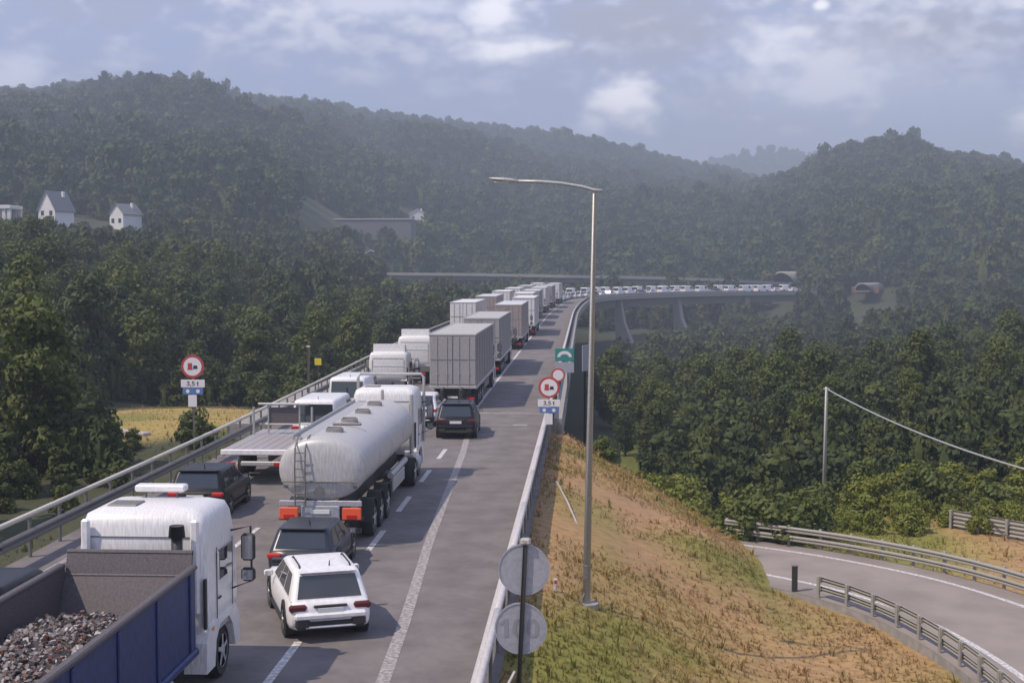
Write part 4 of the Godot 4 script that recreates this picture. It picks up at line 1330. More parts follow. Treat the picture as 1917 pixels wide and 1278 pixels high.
func build_furniture():
	# street lamp
	var base := Vector3(0.06, terr(0.06, -32.0) - 0.1, -32.0)
	var o := thing("street_lamp", "tall galvanized street lamp with one long arm on the dry grass bank", "street lamp", base)
	var top := at_depth(1113, 362, 32.0) - base
	var st := S(true)
	tube(st, Vector3.ZERO, top, 0.095, 0.058, 14)
	part(o, "pole", st, M.galv)
	st = S(true)
	var arm := []
	for q in [[1128, 357], [1113, 356], [1090, 349.5], [1050, 343], [1010, 340], [968, 339.5]]: arm.append(at_depth(q[0], q[1], 32.0) - base)
	pipe(st, arm, 0.042, 8)
	part(o, "arm", st, M.galv)
	var hd := at_depth(942, 336.5, 32.0) - base
	st = S(true)
	var rings := []
	for q in [[-0.34, 0.03, 0.015], [-0.26, 0.11, 0.035], [0.0, 0.15, 0.06], [0.22, 0.12, 0.055], [0.36, 0.05, 0.03]]:
		rings.append(circle(hd + Vector3(q[0], 0.10 * -q[0], 0), Vector3(0, q[2], 0), Vector3(0, 0, q[1]), 12))
	loft(st, rings)
	var head := part(o, "lamp_head", st, M.galv)
	st = S()
	box(st, hd + Vector3(-0.03, -0.058, 0), Vector3(0.36, 0.02, 0.18), 0.005)
	part(head, "lamp_glass", st, M.plate)
	st = S()
	box(st, Vector3(0, 0.9, 0.09), Vector3(0.10, 0.35, 0.03), 0.01)
	part(o, "service_door", st, M.galv_dark)
	st = S(true)
	tube(st, Vector3(-0.22, 0.0, 0.05), Vector3(-0.03, 0.42, 0.05), 0.025)
	part(o, "base_strut", st, M.galv)
	st = S()
	tube(st, Vector3(0, -0.5, 0), Vector3(0, 0.14, 0), 0.30, -1, 16)
	part(o, "footing", st, M.concrete)
	# the two round signs seen from behind
	var zc := -22.6
	var c1 := at_depth(981, 1066, -zc)
	var c2 := at_depth(975, 1176, -zc)
	var gx := c2.x - 0.06
	o = thing("road_sign", "two grey round sign discs one above the other on a dark post", "road sign", Vector3(gx, terr(gx, zc), zc))
	st = S(true)
	tube(st, Vector3(-0.02, -0.5, 0.05), Vector3(c1.x - gx + 0.03, c1.y + 0.55 - o.position.y, 0.05), 0.04, -1, 10)
	part(o, "post", st, M.frame)
	for e in [[c1, "90", 0.44], [c2, "100", 0.445]]:
		var c: Vector3 = e[0] - o.position
		st = S()
		disc(st, Vector3(c.x, c.y, 0), e[2], 0.02, 40)
		var d := part(o, "round_panel", st, M.sign_back)
		st = S()
		ring(st, Vector3(c.x, c.y, 0.006), e[2] + 0.004, e[2] - 0.02, 0.03, 40)
		part(d, "folded_rim", st, M.sign_back)
		if e[1] == "100": text(d, "lettering", "100", 0.44, Vector3(c.x - 0.03, c.y - 0.0, 0.014), M.sign_ghost)
	st = S()
	box(st, Vector3(c1.x - gx + 0.03, c1.y + 0.50 - o.position.y, 0.05), Vector3(0.18, 0.12, 0.12), 0.03)
	part(o, "post_cap", st, M.stone)
	st = S(true)
	var q0 := gnd(905, 1278, 0.1) - o.position
	tube(st, Vector3(-0.55, -0.05, 0.4), Vector3(-0.04, 0.85, 0.05), 0.025)
	part(o, "stay", st, M.rail_white)
	# truck signs
	var p := at_depth(1028, 725, 56.0)
	truck_sign("red-rimmed round truck sign with plates beside the pale guardrail", Vector3(p.x, terr(p.x, -56.0), -56.0), p.y - terr(p.x, -56.0), 0.0)
	p = at_depth(360, 686, 51.0)
	truck_sign("red-rimmed round truck sign with plates in front of the dark trees", Vector3(p.x, terr(p.x, -51.0), -51.0), p.y - terr(p.x, -51.0), 0.0)
	# green sign with arch mark
	p = at_depth(1057, 664, 74.0)
	var gy := 0.30
	o = thing("road_sign", "green road sign with a white arch mark over a pale plate at the viaduct's start", "road sign", Vector3(p.x + 0.18, gy, -74.0))
	st = S(true)
	tube(st, Vector3(0, 0, -0.05), Vector3(0, p.y + 0.5 - gy, -0.05), 0.04, -1, 8)
	part(o, "post", st, M.galv)
	var yc := p.y - gy
	st = S()
	box(st, Vector3(-0.18, yc, 0), Vector3(1.05, 0.72, 0.03), 0.006)
	var gp := part(o, "green_panel", st, M.sign_green)
	st = S()
	var arch := PackedVector2Array()
	for i in 13: arch.append(Vector2(cos(PI * i / 12.0) * 0.40, sin(PI * i / 12.0) * 0.34))
	for i in 13: arch.append(Vector2(cos(PI * (12 - i) / 12.0) * 0.24, sin(PI * (12 - i) / 12.0) * 0.16))
	var ix := Geometry2D.triangulate_polygon(arch)
	for k in range(0, ix.size(), 3):
		tri(st, Vector3(arch[ix[k]].x - 0.18, yc - 0.12 + arch[ix[k]].y, 0.019), Vector3(arch[ix[k + 1]].x - 0.18, yc - 0.12 + arch[ix[k + 1]].y, 0.019), Vector3(arch[ix[k + 2]].x - 0.18, yc - 0.12 + arch[ix[k + 2]].y, 0.019), Vector3(0, yc, -1))
	part(gp, "arch_mark", st, M.sign_white)
	st = S()
	box(st, Vector3(-0.18, yc - 0.70, 0), Vector3(1.05, 0.58, 0.03), 0.006)
	part(o, "pale_plate", st, M.sign_back)
	# second round sign half behind the first
	p = at_depth(1045, 702, 63.0)
	o = thing("road_sign", "red-rimmed round sign half hidden behind the truck sign", "road sign", Vector3(p.x, terr(p.x, -63.0), -63.0))
	st = S(true)
	tube(st, Vector3(0, -0.3, -0.05), Vector3(0, p.y - o.position.y + 0.3, -0.05), 0.035, -1, 8)
	part(o, "post", st, M.galv)
	st = S()
	disc(st, Vector3(0, p.y - o.position.y, 0), 0.33, 0.03)
	var rp := part(o, "round_panel", st, M.sign_red)
	st = S()
	disc(st, Vector3(0, p.y - o.position.y, 0.014), 0.25, 0.012)
	part(rp, "white_field", st, M.sign_white)
	# panel seen nearly edge-on behind the lamp pole
	p = at_depth(1097, 670, 70.0)
	gy = terr(p.x, -70.0)
	o = thing("road_sign", "grey sign panel turned edge-on behind the street lamp pole", "road sign", Vector3(p.x, gy, -70.0), deg_to_rad(68))
	st = S()
	box(st, Vector3(0, p.y - gy, 0), Vector3(1.0, 1.35, 0.04), 0.01)
	part(o, "panel", st, M.sign_back)
	st = S(true)
	tube(st, Vector3(0, -0.3, -0.06), Vector3(0, p.y - gy + 0.5, -0.06), 0.06, -1, 8)
	part(o, "post", st, M.frame)
	# post and yellow plate by the tall guardrail
	p = at_depth(576, 700, 80.0)
	var q := at_depth(577, 645, 80.0)
	o = thing("marker_post", "bare grey post behind the tall guardrail next to the yellow plate", "post", Vector3(p.x, terr(p.x, -80.0), -80.0))
	st = S(true)
	tube(st, Vector3(0, -0.3, 0), Vector3(q.x - p.x, q.y - o.position.y, 0), 0.09, 0.075, 10)
	part(o, "shaft", st, M.wood)
	st = S()
	box(st, Vector3(q.x - p.x, q.y - o.position.y - 0.12, 0), Vector3(0.24, 0.12, 0.2), 0.03)
	part(o, "band", st, M.galv)
	p = at_depth(595, 677, 82.0)
	o = thing("yellow_plate", "small yellow plate on a thin stake behind the tall guardrail", "sign", Vector3(p.x, terr(p.x, -82.0), -82.0))
	st = S()
	box(st, Vector3(0, p.y - o.position.y, 0), Vector3(0.42, 0.42, 0.03), 0.01)
	part(o, "plate", st, M.sign_yellow)
	st = S(true)
	tube(st, Vector3(0, -0.3, -0.04), Vector3(0, p.y - o.position.y + 0.2, -0.04), 0.03)
	part(o, "stake", st, M.galv_dark)
	# pale pole with sagging cable
	p = at_depth(1543, 858, 64.0)
	p.y = terr(p.x, p.z)
	o = thing("utility_pole", "slim pale pole among the bushes behind the slip road", "pole", p + Vector3(0, -0.2, 0))
	q = at_depth(1548, 724, -p.z)
	st = S(true)
	tube(st, Vector3.ZERO, q - o.position, 0.10, 0.075, 10)
	part(o, "shaft", st, M.galv)
	st = S()
	box(st, q - o.position + Vector3(0, -0.1, 0), Vector3(0.3, 0.08, 0.12), 0.02)
	part(o, "cap_bracket", st, M.galv)
	var ca := q + Vector3(0.05, -0.12, 0)
	var cb := at_depth(2020, 905, 42.0)
	st = S(true)
	var cp := []
	for i in 25:
		var t := i / 24.0
		cp.append(ca.lerp(cb, t) + Vector3(0, -1.5 * t * (1.0 - t), 0))
	pipe(st, cp, 0.035)
	var cable := part(self, "cable", st, M.galv)
	tag(cable, "pale cable sagging from the slim pole over the bushes", "cable")
	o = thing("utility_pole", "second slim pole that carries the far end of the sagging cable", "pole", Vector3(cb.x, terr(cb.x, cb.z) - 0.2, cb.z))
	st = S(true)
	tube(st, Vector3.ZERO, Vector3(0, cb.y - o.position.y + 0.2, 0), 0.10, 0.08, 10)
	part(o, "shaft", st, M.galv)
	# sticks on the bank
	var a := gnd(1042, 917, -0.25)
	var b := gnd(1081, 979, -0.35)
	a.y = terr(a.x, a.z) + 0.25
	b.y = terr(b.x, b.z) + 0.02
	st = S(true)
	pipe(st, [a, a.lerp(b, 0.5) + Vector3(0.02, 0.03, 0), b], 0.035)
	tag(part(self, "wooden_stake", st, M.stone), "pale stake lying on the dry bank near the street lamp", "stake")
	a = gnd(1040, 1108, -0.3)
	a.y = terr(a.x, a.z)
	o = thing("marker_stub", "short white marker stub in the grass by the round sign discs", "marker", a)
	st = S()
	box(st, Vector3(0, 0.1, 0), Vector3(0.09, 0.4, 0.07), 0.02)
	part(o, "body", st, M.paint)
	st = S()
	box(st, Vector3(0, 0.22, 0.036), Vector3(0.06, 0.07, 0.012), 0.002)
	part(o, "reflector", st, M.red_lamp)
	# dark end post of the inner slip road rail
	a = rail_end
	o = thing("end_post", "dark square post at the end of the inner slip road guardrail", "post", a)
	st = S()
	box(st, Vector3(0, 0.2, 0), Vector3(0.17, 1.2, 0.15), 0.02)
	part(o, "shaft", st, M.frame)
	st = S()
	box(st, Vector3(0, 0.82, 0), Vector3(0.20, 0.05, 0.18), 0.012)
	part(o, "cap", st, M.galv_dark)
	# low concrete channel on the golden patch
	a = gnd(183, 803, -1.5)
	b = gnd(292, 817, -1.5)
	var dir := (b - a)
	o = thing("concrete_channel", "pale concrete drain edge at the foot of the golden grass patch", "kerb", Vector3((a.x + b.x) / 2, terr((a.x + b.x) / 2, (a.z + b.z) / 2), (a.z + b.z) / 2), atan2(-dir.z, dir.x))
	for k in 4:
		st = S()
		box(st, Vector3((k - 1.5) * 0.95, 0.12, 0.02 * (k % 2)), Vector3(0.92, 0.42, 0.5), 0.04, Basis(Vector3.BACK, 0.02 * (k - 1.5)))
		part(o, "block", st, M.stone)

# ------------------------------------------------------------------ buildings and tunnel mouths
func house(n: String, label: String, base: Vector3, turn: float, w: float, dep: float, h: float, roof_h: float, wall: Material, roof: Material, cols := 2, rows := 2):
	var o := thing(n, label, "house", base, turn)
	var st := S()
	box(st, Vector3(0, h / 2 - 1.5, 0), Vector3(w, h + 3.0, dep), 0.03)
	var wl := part(o, "wall", st, wall)
	if roof_h > 0.1:
		for s: float in [-1.0, 1.0]:
			st = S()
			for zz: float in [0.0]:
				tri(st, Vector3(-w / 2, h, s * dep / 2), Vector3(w / 2, h, s * dep / 2), Vector3(0, h + roof_h, s * dep / 2), Vector3(0, h, 0))
			part(wl, "gable", st, wall)
			st = S()
			var sl := Vector2(w / 2 + 0.4, roof_h * (1.0 + 0.8 / w))
			var len := Vector2(w / 2 + 0.4, roof_h * (w / 2 + 0.4) / (w / 2)).length()
			box(st, Vector3(s * (w / 4 + 0.2), h + roof_h - roof_h * (w / 4 + 0.2) / (w / 2) + 0.12, 0), Vector3(len, 0.2, dep + 0.8), 0.03, Basis(Vector3.BACK, -s * atan2(roof_h, w / 2)))
			part(o, "roof", st, roof)
		st = S()
		box(st, Vector3(w * 0.2, h + roof_h * 0.85, -dep * 0.2), Vector3(0.7, 1.6, 0.7), 0.05)
		part(o, "chimney", st, wall)
	else:
		st = S()
		box(st, Vector3(0, h + 0.15, 0), Vector3(w + 0.8, 0.35, dep + 0.8), 0.05)
		part(o, "roof", st, roof)
	for i in cols:
		for j in rows:
			var x := (i + 0.5) / cols * w - w / 2
			var y := (j + 0.55) / rows * h
			st = S()
			box(st, Vector3(x, y, dep / 2 + 0.02), Vector3(minf(1.0, w / cols * 0.5), 1.3, 0.10), 0.02)
			var wd := part(o, "window", st, M.wall_white if wall != M.wall_white else M.roof_grey)
			st = S()
			box(st, Vector3(x, y, dep / 2 + 0.06), Vector3(minf(0.8, w / cols * 0.4), 1.1, 0.06), 0.01)
			part(wd, "pane", st, M.glass)
func portal(n: String, label: String, base: Vector3, turn: float, r: float, m: Material):
	var o := thing(n, label, "tunnel portal", base, turn)
	var st := S(true)
	var rings := []
	for q in [[0.0, 1.0], [0.0, 1.13], [-30.0, 1.13], [-30.0, 1.0]]:
		var rr := PackedVector3Array()
		for i in 25:
			var a := PI * (i / 24.0)
			var lean := 2.4 * sin(a) if q[0] == 0.0 else 0.0
			rr.append(Vector3(cos(a) * r * q[1], sin(a) * r * 0.92 * q[1] + 0.2, q[0] + lean))
		rings.append(rr)
	rings.append(rings[0])
	loft(st, rings, false, false, false)
	part(o, "arch_hood", st, m)
	st = S()
	box(st, Vector3(0, 0.0, -14.0), Vector3(r * 2.0, 0.4, 30.0), 0.05)
	part(o, "tunnel_floor", st, M.ramp_asphalt)
	st = S()
	box(st, Vector3(0, r * 0.5, -29.6), Vector3(r * 2.1, r * 1.2, 0.4), 0.05)
	part(o, "end_wall", st, M.concrete)
	for s: float in [-1.0, 1.0]:
		st = S()
		box(st, Vector3(s * (r * 1.45), 0.4, -3.0), Vector3(r * 0.75, r * 0.9, 1.0), 0.1)
		part(o, "wing_wall", st, M.brick_red)
var low := []                # [px0, px1, depth0, depth1, py]: trees here stay below this line of sight
var clear := []              # [px0, px1, depth0, depth1]: no tree here
func build_buildings():
	var p := hit(105, 424, 200.0)
	var k := -p.z / FPX
	house("gable_house", "white house with tall pointed gable on the wooded slope", p, -0.28, 38 * k, 8.0, 32 * k, 34 * k, M.wall_white, M.roof_grey, 2, 2)
	clear.append([75, 140, -p.z - 16.0, -p.z + 12.0])
	low.append([60, 270, 250.0, -p.z + 30.0, 424.0])
	p = hit(235, 430, 200.0)
	k = -p.z / FPX
	house("farm_house", "pale farmhouse half sunk in the trees near the pointed gable house", p, -0.35, 32 * k, 8.0, 30 * k, 18 * k, M.wall_white, M.roof_grey, 2, 1)
	clear.append([214, 252, -p.z - 12.0, -p.z + 12.0])
	p = hit(8, 420, 200.0)
	k = -p.z / FPX
	var o := thing("open_shelter", "open shelter with pale flat roof on white posts near the gable house", "shelter", p)
	var st := S()
	box(st, Vector3(0, 32 * k, 0), Vector3(48 * k, 7 * k, 8.0), 0.1)
	part(o, "roof", st, M.wall_white)
	for i in 5:
		for zz: float in [-3.4, 3.4]:
			st = S()
			box(st, Vector3((-20 + 10 * i) * k, 12 * k, zz), Vector3(0.9, 34 * k, 0.6), 0.05)
			part(o, "post", st, M.wall_white)
	clear.append([-30, 40, -p.z - 14.0, -p.z + 12.0])
	low.append([-40, 45, 250.0, -p.z, 420.0])
	p = hit(668, 436, 250.0)
	k = -p.z / FPX
	house("long_shed", "long low grey industrial building with pale roof edge on the hillside", p, 0.0, 215 * k, 16.0, 24 * k, 0.0, M.wall_grey, M.cream, 0, 0)
	clear.append([545, 800, -p.z - 14.0, -p.z + 18.0])
	low.append([545, 800, 300.0, -p.z, 434.0])
	p = hit(782, 415, 250.0)
	k = -p.z / FPX
	house("small_house", "small white house above the end of the long grey building", p, 0.1, 32 * k, 8.0, 14 * k, 9 * k, M.wall_white, M.wall_white, 2, 1)
	clear.append([760, 805, -p.z - 60.0, -p.z + 20.0])
	p = hit(695, 482, 200.0)
	k = -p.z / FPX
	house("small_shed", "small shed with bright white roof below the long grey building", p, 0.1, 30 * k, 6.0, 5 * k, 8 * k, M.wall_grey, M.wall_white, 2, 1)
	clear.append([672, 718, -p.z - 60.0, -p.z + 10.0])
	for a in [[475, 395, "small white cottage high on the wooded slope"], [822, 428, "tiny white cottage right of the long grey building's end wall"]]:
		p = hit(a[0], a[1], 300.0)
		k = -p.z / FPX
		house("cottage", a[2].replace("right of", "past"), p, 0.3, 12 * k, 5.0, 7 * k, 5 * k, M.wall_white, M.wall_white, 1, 1)
		clear.append([a[0] - 12, a[0] + 12, -p.z - 50.0, -p.z + 10.0])
	var b := at_depth(1468, 530, 486.0)
	portal("tunnel_portal", "leaning pale concrete tunnel hood above the end of the queue", b, deg_to_rad(-38), 3.9, M.concrete)
	clear.append([1435, 1500, 380.0, 500.0])
	b = at_depth(1617, 545, 455.0)
	portal("tunnel_portal", "low tunnel hood with red flanking walls on the bare slope", b, deg_to_rad(-25), 2.5, M.concrete)
	clear.append([1560, 1680, 330.0, 470.0])

# ------------------------------------------------------------------ vegetation
func leaf(st: SurfaceTool, p: Vector3, out: Vector3, s: float):
	var n := (out + Vector3(rng.randf_range(-1, 1), rng.randf_range(-1, 1), rng.randf_range(-1, 1)) * 0.85).normalized()
	var u := n.cross(Vector3(rng.randf_range(-1, 1), rng.randf_range(-1, 1), rng.randf_range(-1, 1)).normalized()).normalized() * s
	var v := n.cross(u).normalized() * s * rng.randf_range(0.45, 0.75)
	var a := p - u
	var b := p + v
	var c := p + u + n * s * 0.25
	var d := p - v
	st.add_vertex(a); st.add_vertex(c); st.add_vertex(b)
	st.add_vertex(a); st.add_vertex(d); st.add_vertex(c)
func crown(sd: int, R: float, H: float, y0: float, n: int, size: float, clumps := 16, core := 0.0) -> ArrayMesh:
	rng.seed = sd
	var st := S()
	var cs := []
	for i in clumps:
		var a := rng.randf() * TAU
		var t := (i + 0.5) / clumps
		var rad := R * 0.72 * sqrt(rng.randf_range(0.15, 1.0)) * sin(PI * clampf(t * 0.82 + 0.14, 0, 1))
		cs.append([Vector3(cos(a) * rad, y0 + H * t, sin(a) * rad), R * rng.randf_range(0.30, 0.50)])
	for i in n:
		var c: Array = cs[i % clumps]
		var d := Vector3(rng.randfn(), rng.randfn() * 0.9 + 0.25, rng.randfn()).normalized()
		var r: float = c[1] * pow(rng.randf_range(0.25, 1.0), 0.5) * rng.randf_range(0.85, 1.2)
		leaf(st, c[0] + Vector3(d.x, d.y * 0.85, d.z) * r, d, size * rng.randf_range(0.7, 1.35))
	if core > 0.0:
		var rings := []
		for k in 5:
			var t := (k + 0.5) / 5.0
			rings.append(circle(Vector3(0, y0 + H * t, 0), Vector3(R * core * sin(PI * t), 0, 0), Vector3(0, 0, R * core * sin(PI * t)), 7))
		loft(st, rings)
	st.generate_normals()
	return st.commit()
func trunk(sd: int, H: float, r: float, spread: float) -> ArrayMesh:
	rng.seed = sd
	var st := S(true)
	var lean := Vector3(rng.randf_range(-0.3, 0.3), 0, rng.randf_range(-0.3, 0.3))
	pipe2(st, [Vector3(0, -0.8, 0), Vector3(0, H * 0.3, 0) + lean * 0.3, Vector3(0, H * 0.85, 0) + lean], r, r * 0.35)
	for i in 6:
		var a := rng.randf() * TAU
		var y := H * rng.randf_range(0.28, 0.6)
		var e := Vector3(cos(a) * spread * 0.7, y + H * 0.3, sin(a) * spread * 0.7)
		pipe2(st, [Vector3(0, y, 0) + lean * (y / H), Vector3(0, y, 0).lerp(e, 0.5) + Vector3(0, -0.1, 0), e], r * 0.42, r * 0.12)
	st.generate_normals()
	return st.commit()
func pipe2(st: SurfaceTool, pts: Array, r0: float, r1: float):
	var rings := []
	for i in pts.size():
		var d: Vector3 = (pts[mini(i + 1, pts.size() - 1)] - pts[maxi(i - 1, 0)]).normalized()
		var u := d.cross(Vector3.RIGHT if absf(d.x) < 0.8 else Vector3.UP).normalized()
		var r := lerpf(r0, r1, float(i) / (pts.size() - 1))
		rings.append(circle(pts[i], u * r, d.cross(u) * r, 7))
	loft(st, rings)
func build_trees():
	var kinds := []
	for i in 7:
		var R: float = [3.0, 2.5, 3.4, 2.2, 2.8, 3.2, 1.9][i]
		var H: float = [6.2, 7.0, 6.0, 5.4, 7.6, 6.8, 6.2][i]
		kinds.append([crown(100 + i, R, H, 1.3, 4200, 0.19, 20), trunk(200 + i, H + 1.2, 0.20, R)])
	var spots := []
	rng.seed = 5
	# woods on both sides of the road, a jittered grid
	var z := -44.0
	while z > -430.0:
		var d := -z
		var sp := 6.2 if d < 160.0 else 7.4
		var x := -0.56 * d
		while x < 0.42 * d:
			var q := Vector2(x + rng.randf_range(-0.42, 0.42) * sp, z + rng.randf_range(-0.42, 0.42) * sp)
			var dd := -q.y
			var u := q.x / dd
			var ok := true
			var sc := rng.randf_range(0.72, 1.2)
			if q.x < 0.0:
				if q.x > -19.5 - 2.2: ok = false
				if dry(q.x, q.y) > 0.15: ok = false
				if dd < 108.0 and u > -0.375 and u < -0.262 and dd < 100.0: ok = false
				if dd < 62.0 and u > -0.37: ok = false
				if dd < 120.0 and u > -0.30: sc *= 0.62
				if dd < 72.0 and u < -0.37: sc *= 1.12
			else:
				if dry(q.x, q.y) > 0.2: ok = false
				if q.x < (2.6 if dd > 85.0 else 4.5): ok = false
				if dd < 74.0: ok = false
				if dd < 95.0: sc *= 0.48
				elif dd < 135.0: sc *= 0.66
				else: sc *= 0.8
				if q.x < 22.0 and dd > 300.0: sc *= 0.7
				for i in range(0, rail_path.size(), 3):
					var rp: Vector3 = rail_path[i]
					if rp.z < -270.0 and Vector2(rp.x - 6.0, rp.z).distance_to(q) < 13.0: ok = false
			var px := 1095.0 + FPX * q.x / dd
			for c in clear:
				if px > c[0] and px < c[1] and dd > c[2] and dd < c[3]: ok = false
			if ok: spots.append([q, sc, rng.randi() % 7, rng.randf()])
			x += sp
		z -= sp
	spots.sort_custom(func(a, b): return a[0].y > b[0].y)
	var protos := {}
	var rest := []
	var count := 0
	for s in spots:
		var q: Vector2 = s[0]
		var gy := terr(q.x, q.y)
		var inview: bool = q.x / -q.y > -0.47 and q.x / -q.y < 0.36
		if count >= 280 or not inview:
			var size: float = s[1] * 3.4
			var rx := 1095.0 + FPX * q.x / -q.y
			if rx > 720.0 and rx < 1470.0 and q.y < -220.0: size = minf(size, (CAM_Y - 28.0 / FPX * -q.y - gy) / 2.3)
			for c in low:
				if rx > c[0] and rx < c[1] and -q.y > c[2] and -q.y < c[3]: size = minf(size, (CAM_Y + (500.0 - c[4]) / FPX * -q.y - gy) / 2.3)
			if size > 0.7: rest.append([Vector3(q.x, gy, q.y), size, s[3]])
			continue
		count += 1
		var left := q.x < 0.0
		var lm := 0
		var u: float = s[3]
		lm = 0 if u < 0.36 else (3 if u < 0.62 else 1)
		var o := thing("broadleaf_tree", "%s broadleaf tree in the %s" % [["dark green", "mid green", "", "blue-green"][lm], "wood behind the tall guardrail" if left else "valley wood beyond the dry bank"], "tree", Vector3(q.x, gy, q.y), rng.randf() * TAU, "trees of the wood behind the tall guardrail" if left else "trees of the valley wood")
		o.scale = Vector3.ONE * s[1]
		put(o, "crown", kinds[s[2]][0], M.leaf[lm])
		put(o, "trunk", kinds[s[2]][1], M.bark)
	# the far woods: thousands of crowns on the hillsides
	rng.seed = 9
	for i in 40000:
		var d := sqrt(rng.randf_range(400.0 * 400.0, 1680.0 * 1680.0))
		var u := rng.randf_range(-0.56, 0.46)
		var x := u * d
		var px := 1095.0 + FPX * u
		var ok := true
		for c in clear:
			if px > c[0] and px < c[1] and d > c[2] and d < c[3]: ok = false
		if not ok: continue
		for k in range(70, rail_path.size(), 4):
			if Vector2(rail_path[k].x - 5.0, rail_path[k].z).distance_to(Vector2(x, -d)) < 16.0: ok = false
		if not ok: continue
		var gy := terr(x, -d)
		var size := rng.randf_range(2.8, 5.8) * (1.3 if rng.randf() < 0.10 else 1.0)
		if d < 476.0 and px > 660.0 and px < 1470.0: size = minf(size, (CAM_Y - 28.0 / FPX * d - gy) / 2.3)
		for c in low:
			if px > c[0] and px < c[1] and d > c[2] and d < c[3]: size = minf(size, (CAM_Y + (500.0 - c[4]) / FPX * d - gy) / 2.3)
		if size < 0.8: continue
		rest.append([Vector3(x, gy, -d), size, rng.randf()])
	for i in 7000:                                          # undergrowth between the nearer trees
		var d := rng.randf_range(56.0, 230.0)
		var u := rng.randf_range(-0.48, 0.38)
		var x := u * d
		if x > -19.0 and x < 4.0: continue
		if dry(x, -d) > 0.1 or on_ramp(x, -d): continue
		if x < 0.0 and d < 100.0 and u > -0.37: continue
		rest.append([Vector3(x, terr(x, -d) - 0.2, -d), rng.randf_range(0.6, 1.5), rng.randf()])
	for i in 2600:                                          # crests and the distant hill
		var d := rng.randf_range(2000.0, 2560.0)
		var u := rng.randf_range(-0.1, 0.46)
		rest.append([Vector3(u * d, terr(u * d, -d), -d), rng.randf_range(6.0, 10.0), rng.randf()])
	var mm := MultiMesh.new()
	mm.transform_format = MultiMesh.TRANSFORM_3D
	mm.use_colors = true
	mm.mesh = crown(77, 1.0, 1.9, 0.15, 680, 0.14, 12, 0.28)
	mm.instance_count = rest.size()
	for i in rest.size():
		var s: float = rest[i][1]
		var b := Basis(Vector3.UP, rng.randf() * TAU).scaled(Vector3(s, s * rng.randf_range(0.85, 1.25), s))
		mm.set_instance_transform(i, Transform3D(b, rest[i][0]))
		var t: float = rest[i][2]
		var c := Color(0.036, 0.052, 0.012).lerp(Color(0.074, 0.088, 0.016), t * t * t)
		mm.set_instance_color(i, c)
	var fo := MultiMeshInstance3D.new()
	fo.name = "distant_forest"
	fo.multimesh = mm
	fo.material_override = M.grass
	add_child(fo)
	tag(fo, "dense green forest covering the hillsides and valley", "forest", "", "stuff")
func build_shrubs():
	var kinds := []
	for i in 4: kinds.append([crown(300 + i, 1.0, 1.35, 0.0, 1500, 0.09, 12), trunk(320 + i, 0.9, 0.05, 0.6)])
	rng.seed = 15
	var list := []
	# bush at the slip road's far end
	for a in [[1400, 975, 50.5, 1.25], [1450, 985, 50.0, 1.5], [1505, 985, 51.0, 1.3], [1425, 950, 54.0, 1.5], [1490, 945, 54.0, 1.3]]:
		list.append([a[0], a[2], a[3], "leafy green bush hiding the far end of the slip road", "bushes at the far end of the slip road", 1])
	for i in 74:
		list.append([rng.randf_range(1125, 1960), rng.randf_range(58.0, 76.0), rng.randf_range(0.7, 1.5), "yellow-green shrub on the edge of the valley wood", "shrubs on the edge of the valley wood", 2 if rng.randf() < 0.6 else 1])
	for i in 26:
		list.append([rng.randf_range(1560, 1960), rng.randf_range(52.5, 60.0), rng.randf_range(0.35, 0.8), "low scrubby shrub on the field behind the slip road", "low shrubs on the field behind the slip road", 2])
	for i in 46:
		list.append([rng.randf_range(330, 650), rng.randf_range(64.0, 96.0), rng.randf_range(0.7, 1.5), "dark shrub behind the tall guardrail", "shrubs behind the tall guardrail", 0 if rng.randf() < 0.6 else 1])
	for i in 30:
		list.append([rng.randf_range(-30, 420), rng.randf_range(46.0, 66.0), rng.randf_range(0.4, 0.95), "low shrub below the tall guardrail", "low shrubs on the slope below the tall guardrail", 1 if rng.randf() < 0.5 else 0])
	for a in [[440, 70.0, 1.5], [480, 72.0, 1.9], [462, 66.0, 1.3], [500, 68.0, 1.4]]:
		list.append([a[0], a[1], a[2], "pale green feathery bush behind the tall guardrail", "pale bushes behind the tall guardrail", 4])
	for l in list:
		var x: float = (l[0] - 1095.0) / FPX * l[1]
		if x < 0.0 and x > -17.6 - l[2]: continue
		if x < 0.0 and dry(x, -l[1]) > 0.4: continue
		var o := thing("shrub", l[3], "shrub", Vector3(x, terr(x, -l[1]) - 0.05, -l[1]), rng.randf() * TAU, l[4])
		var k := rng.randi() % 4
		put(o, "foliage", kinds[k][0], M.leaf[l[5]])
		put(o, "stem", kinds[k][1], M.bark)
		o.scale = Vector3(l[2], l[2] * rng.randf_range(0.75, 1.2), l[2])
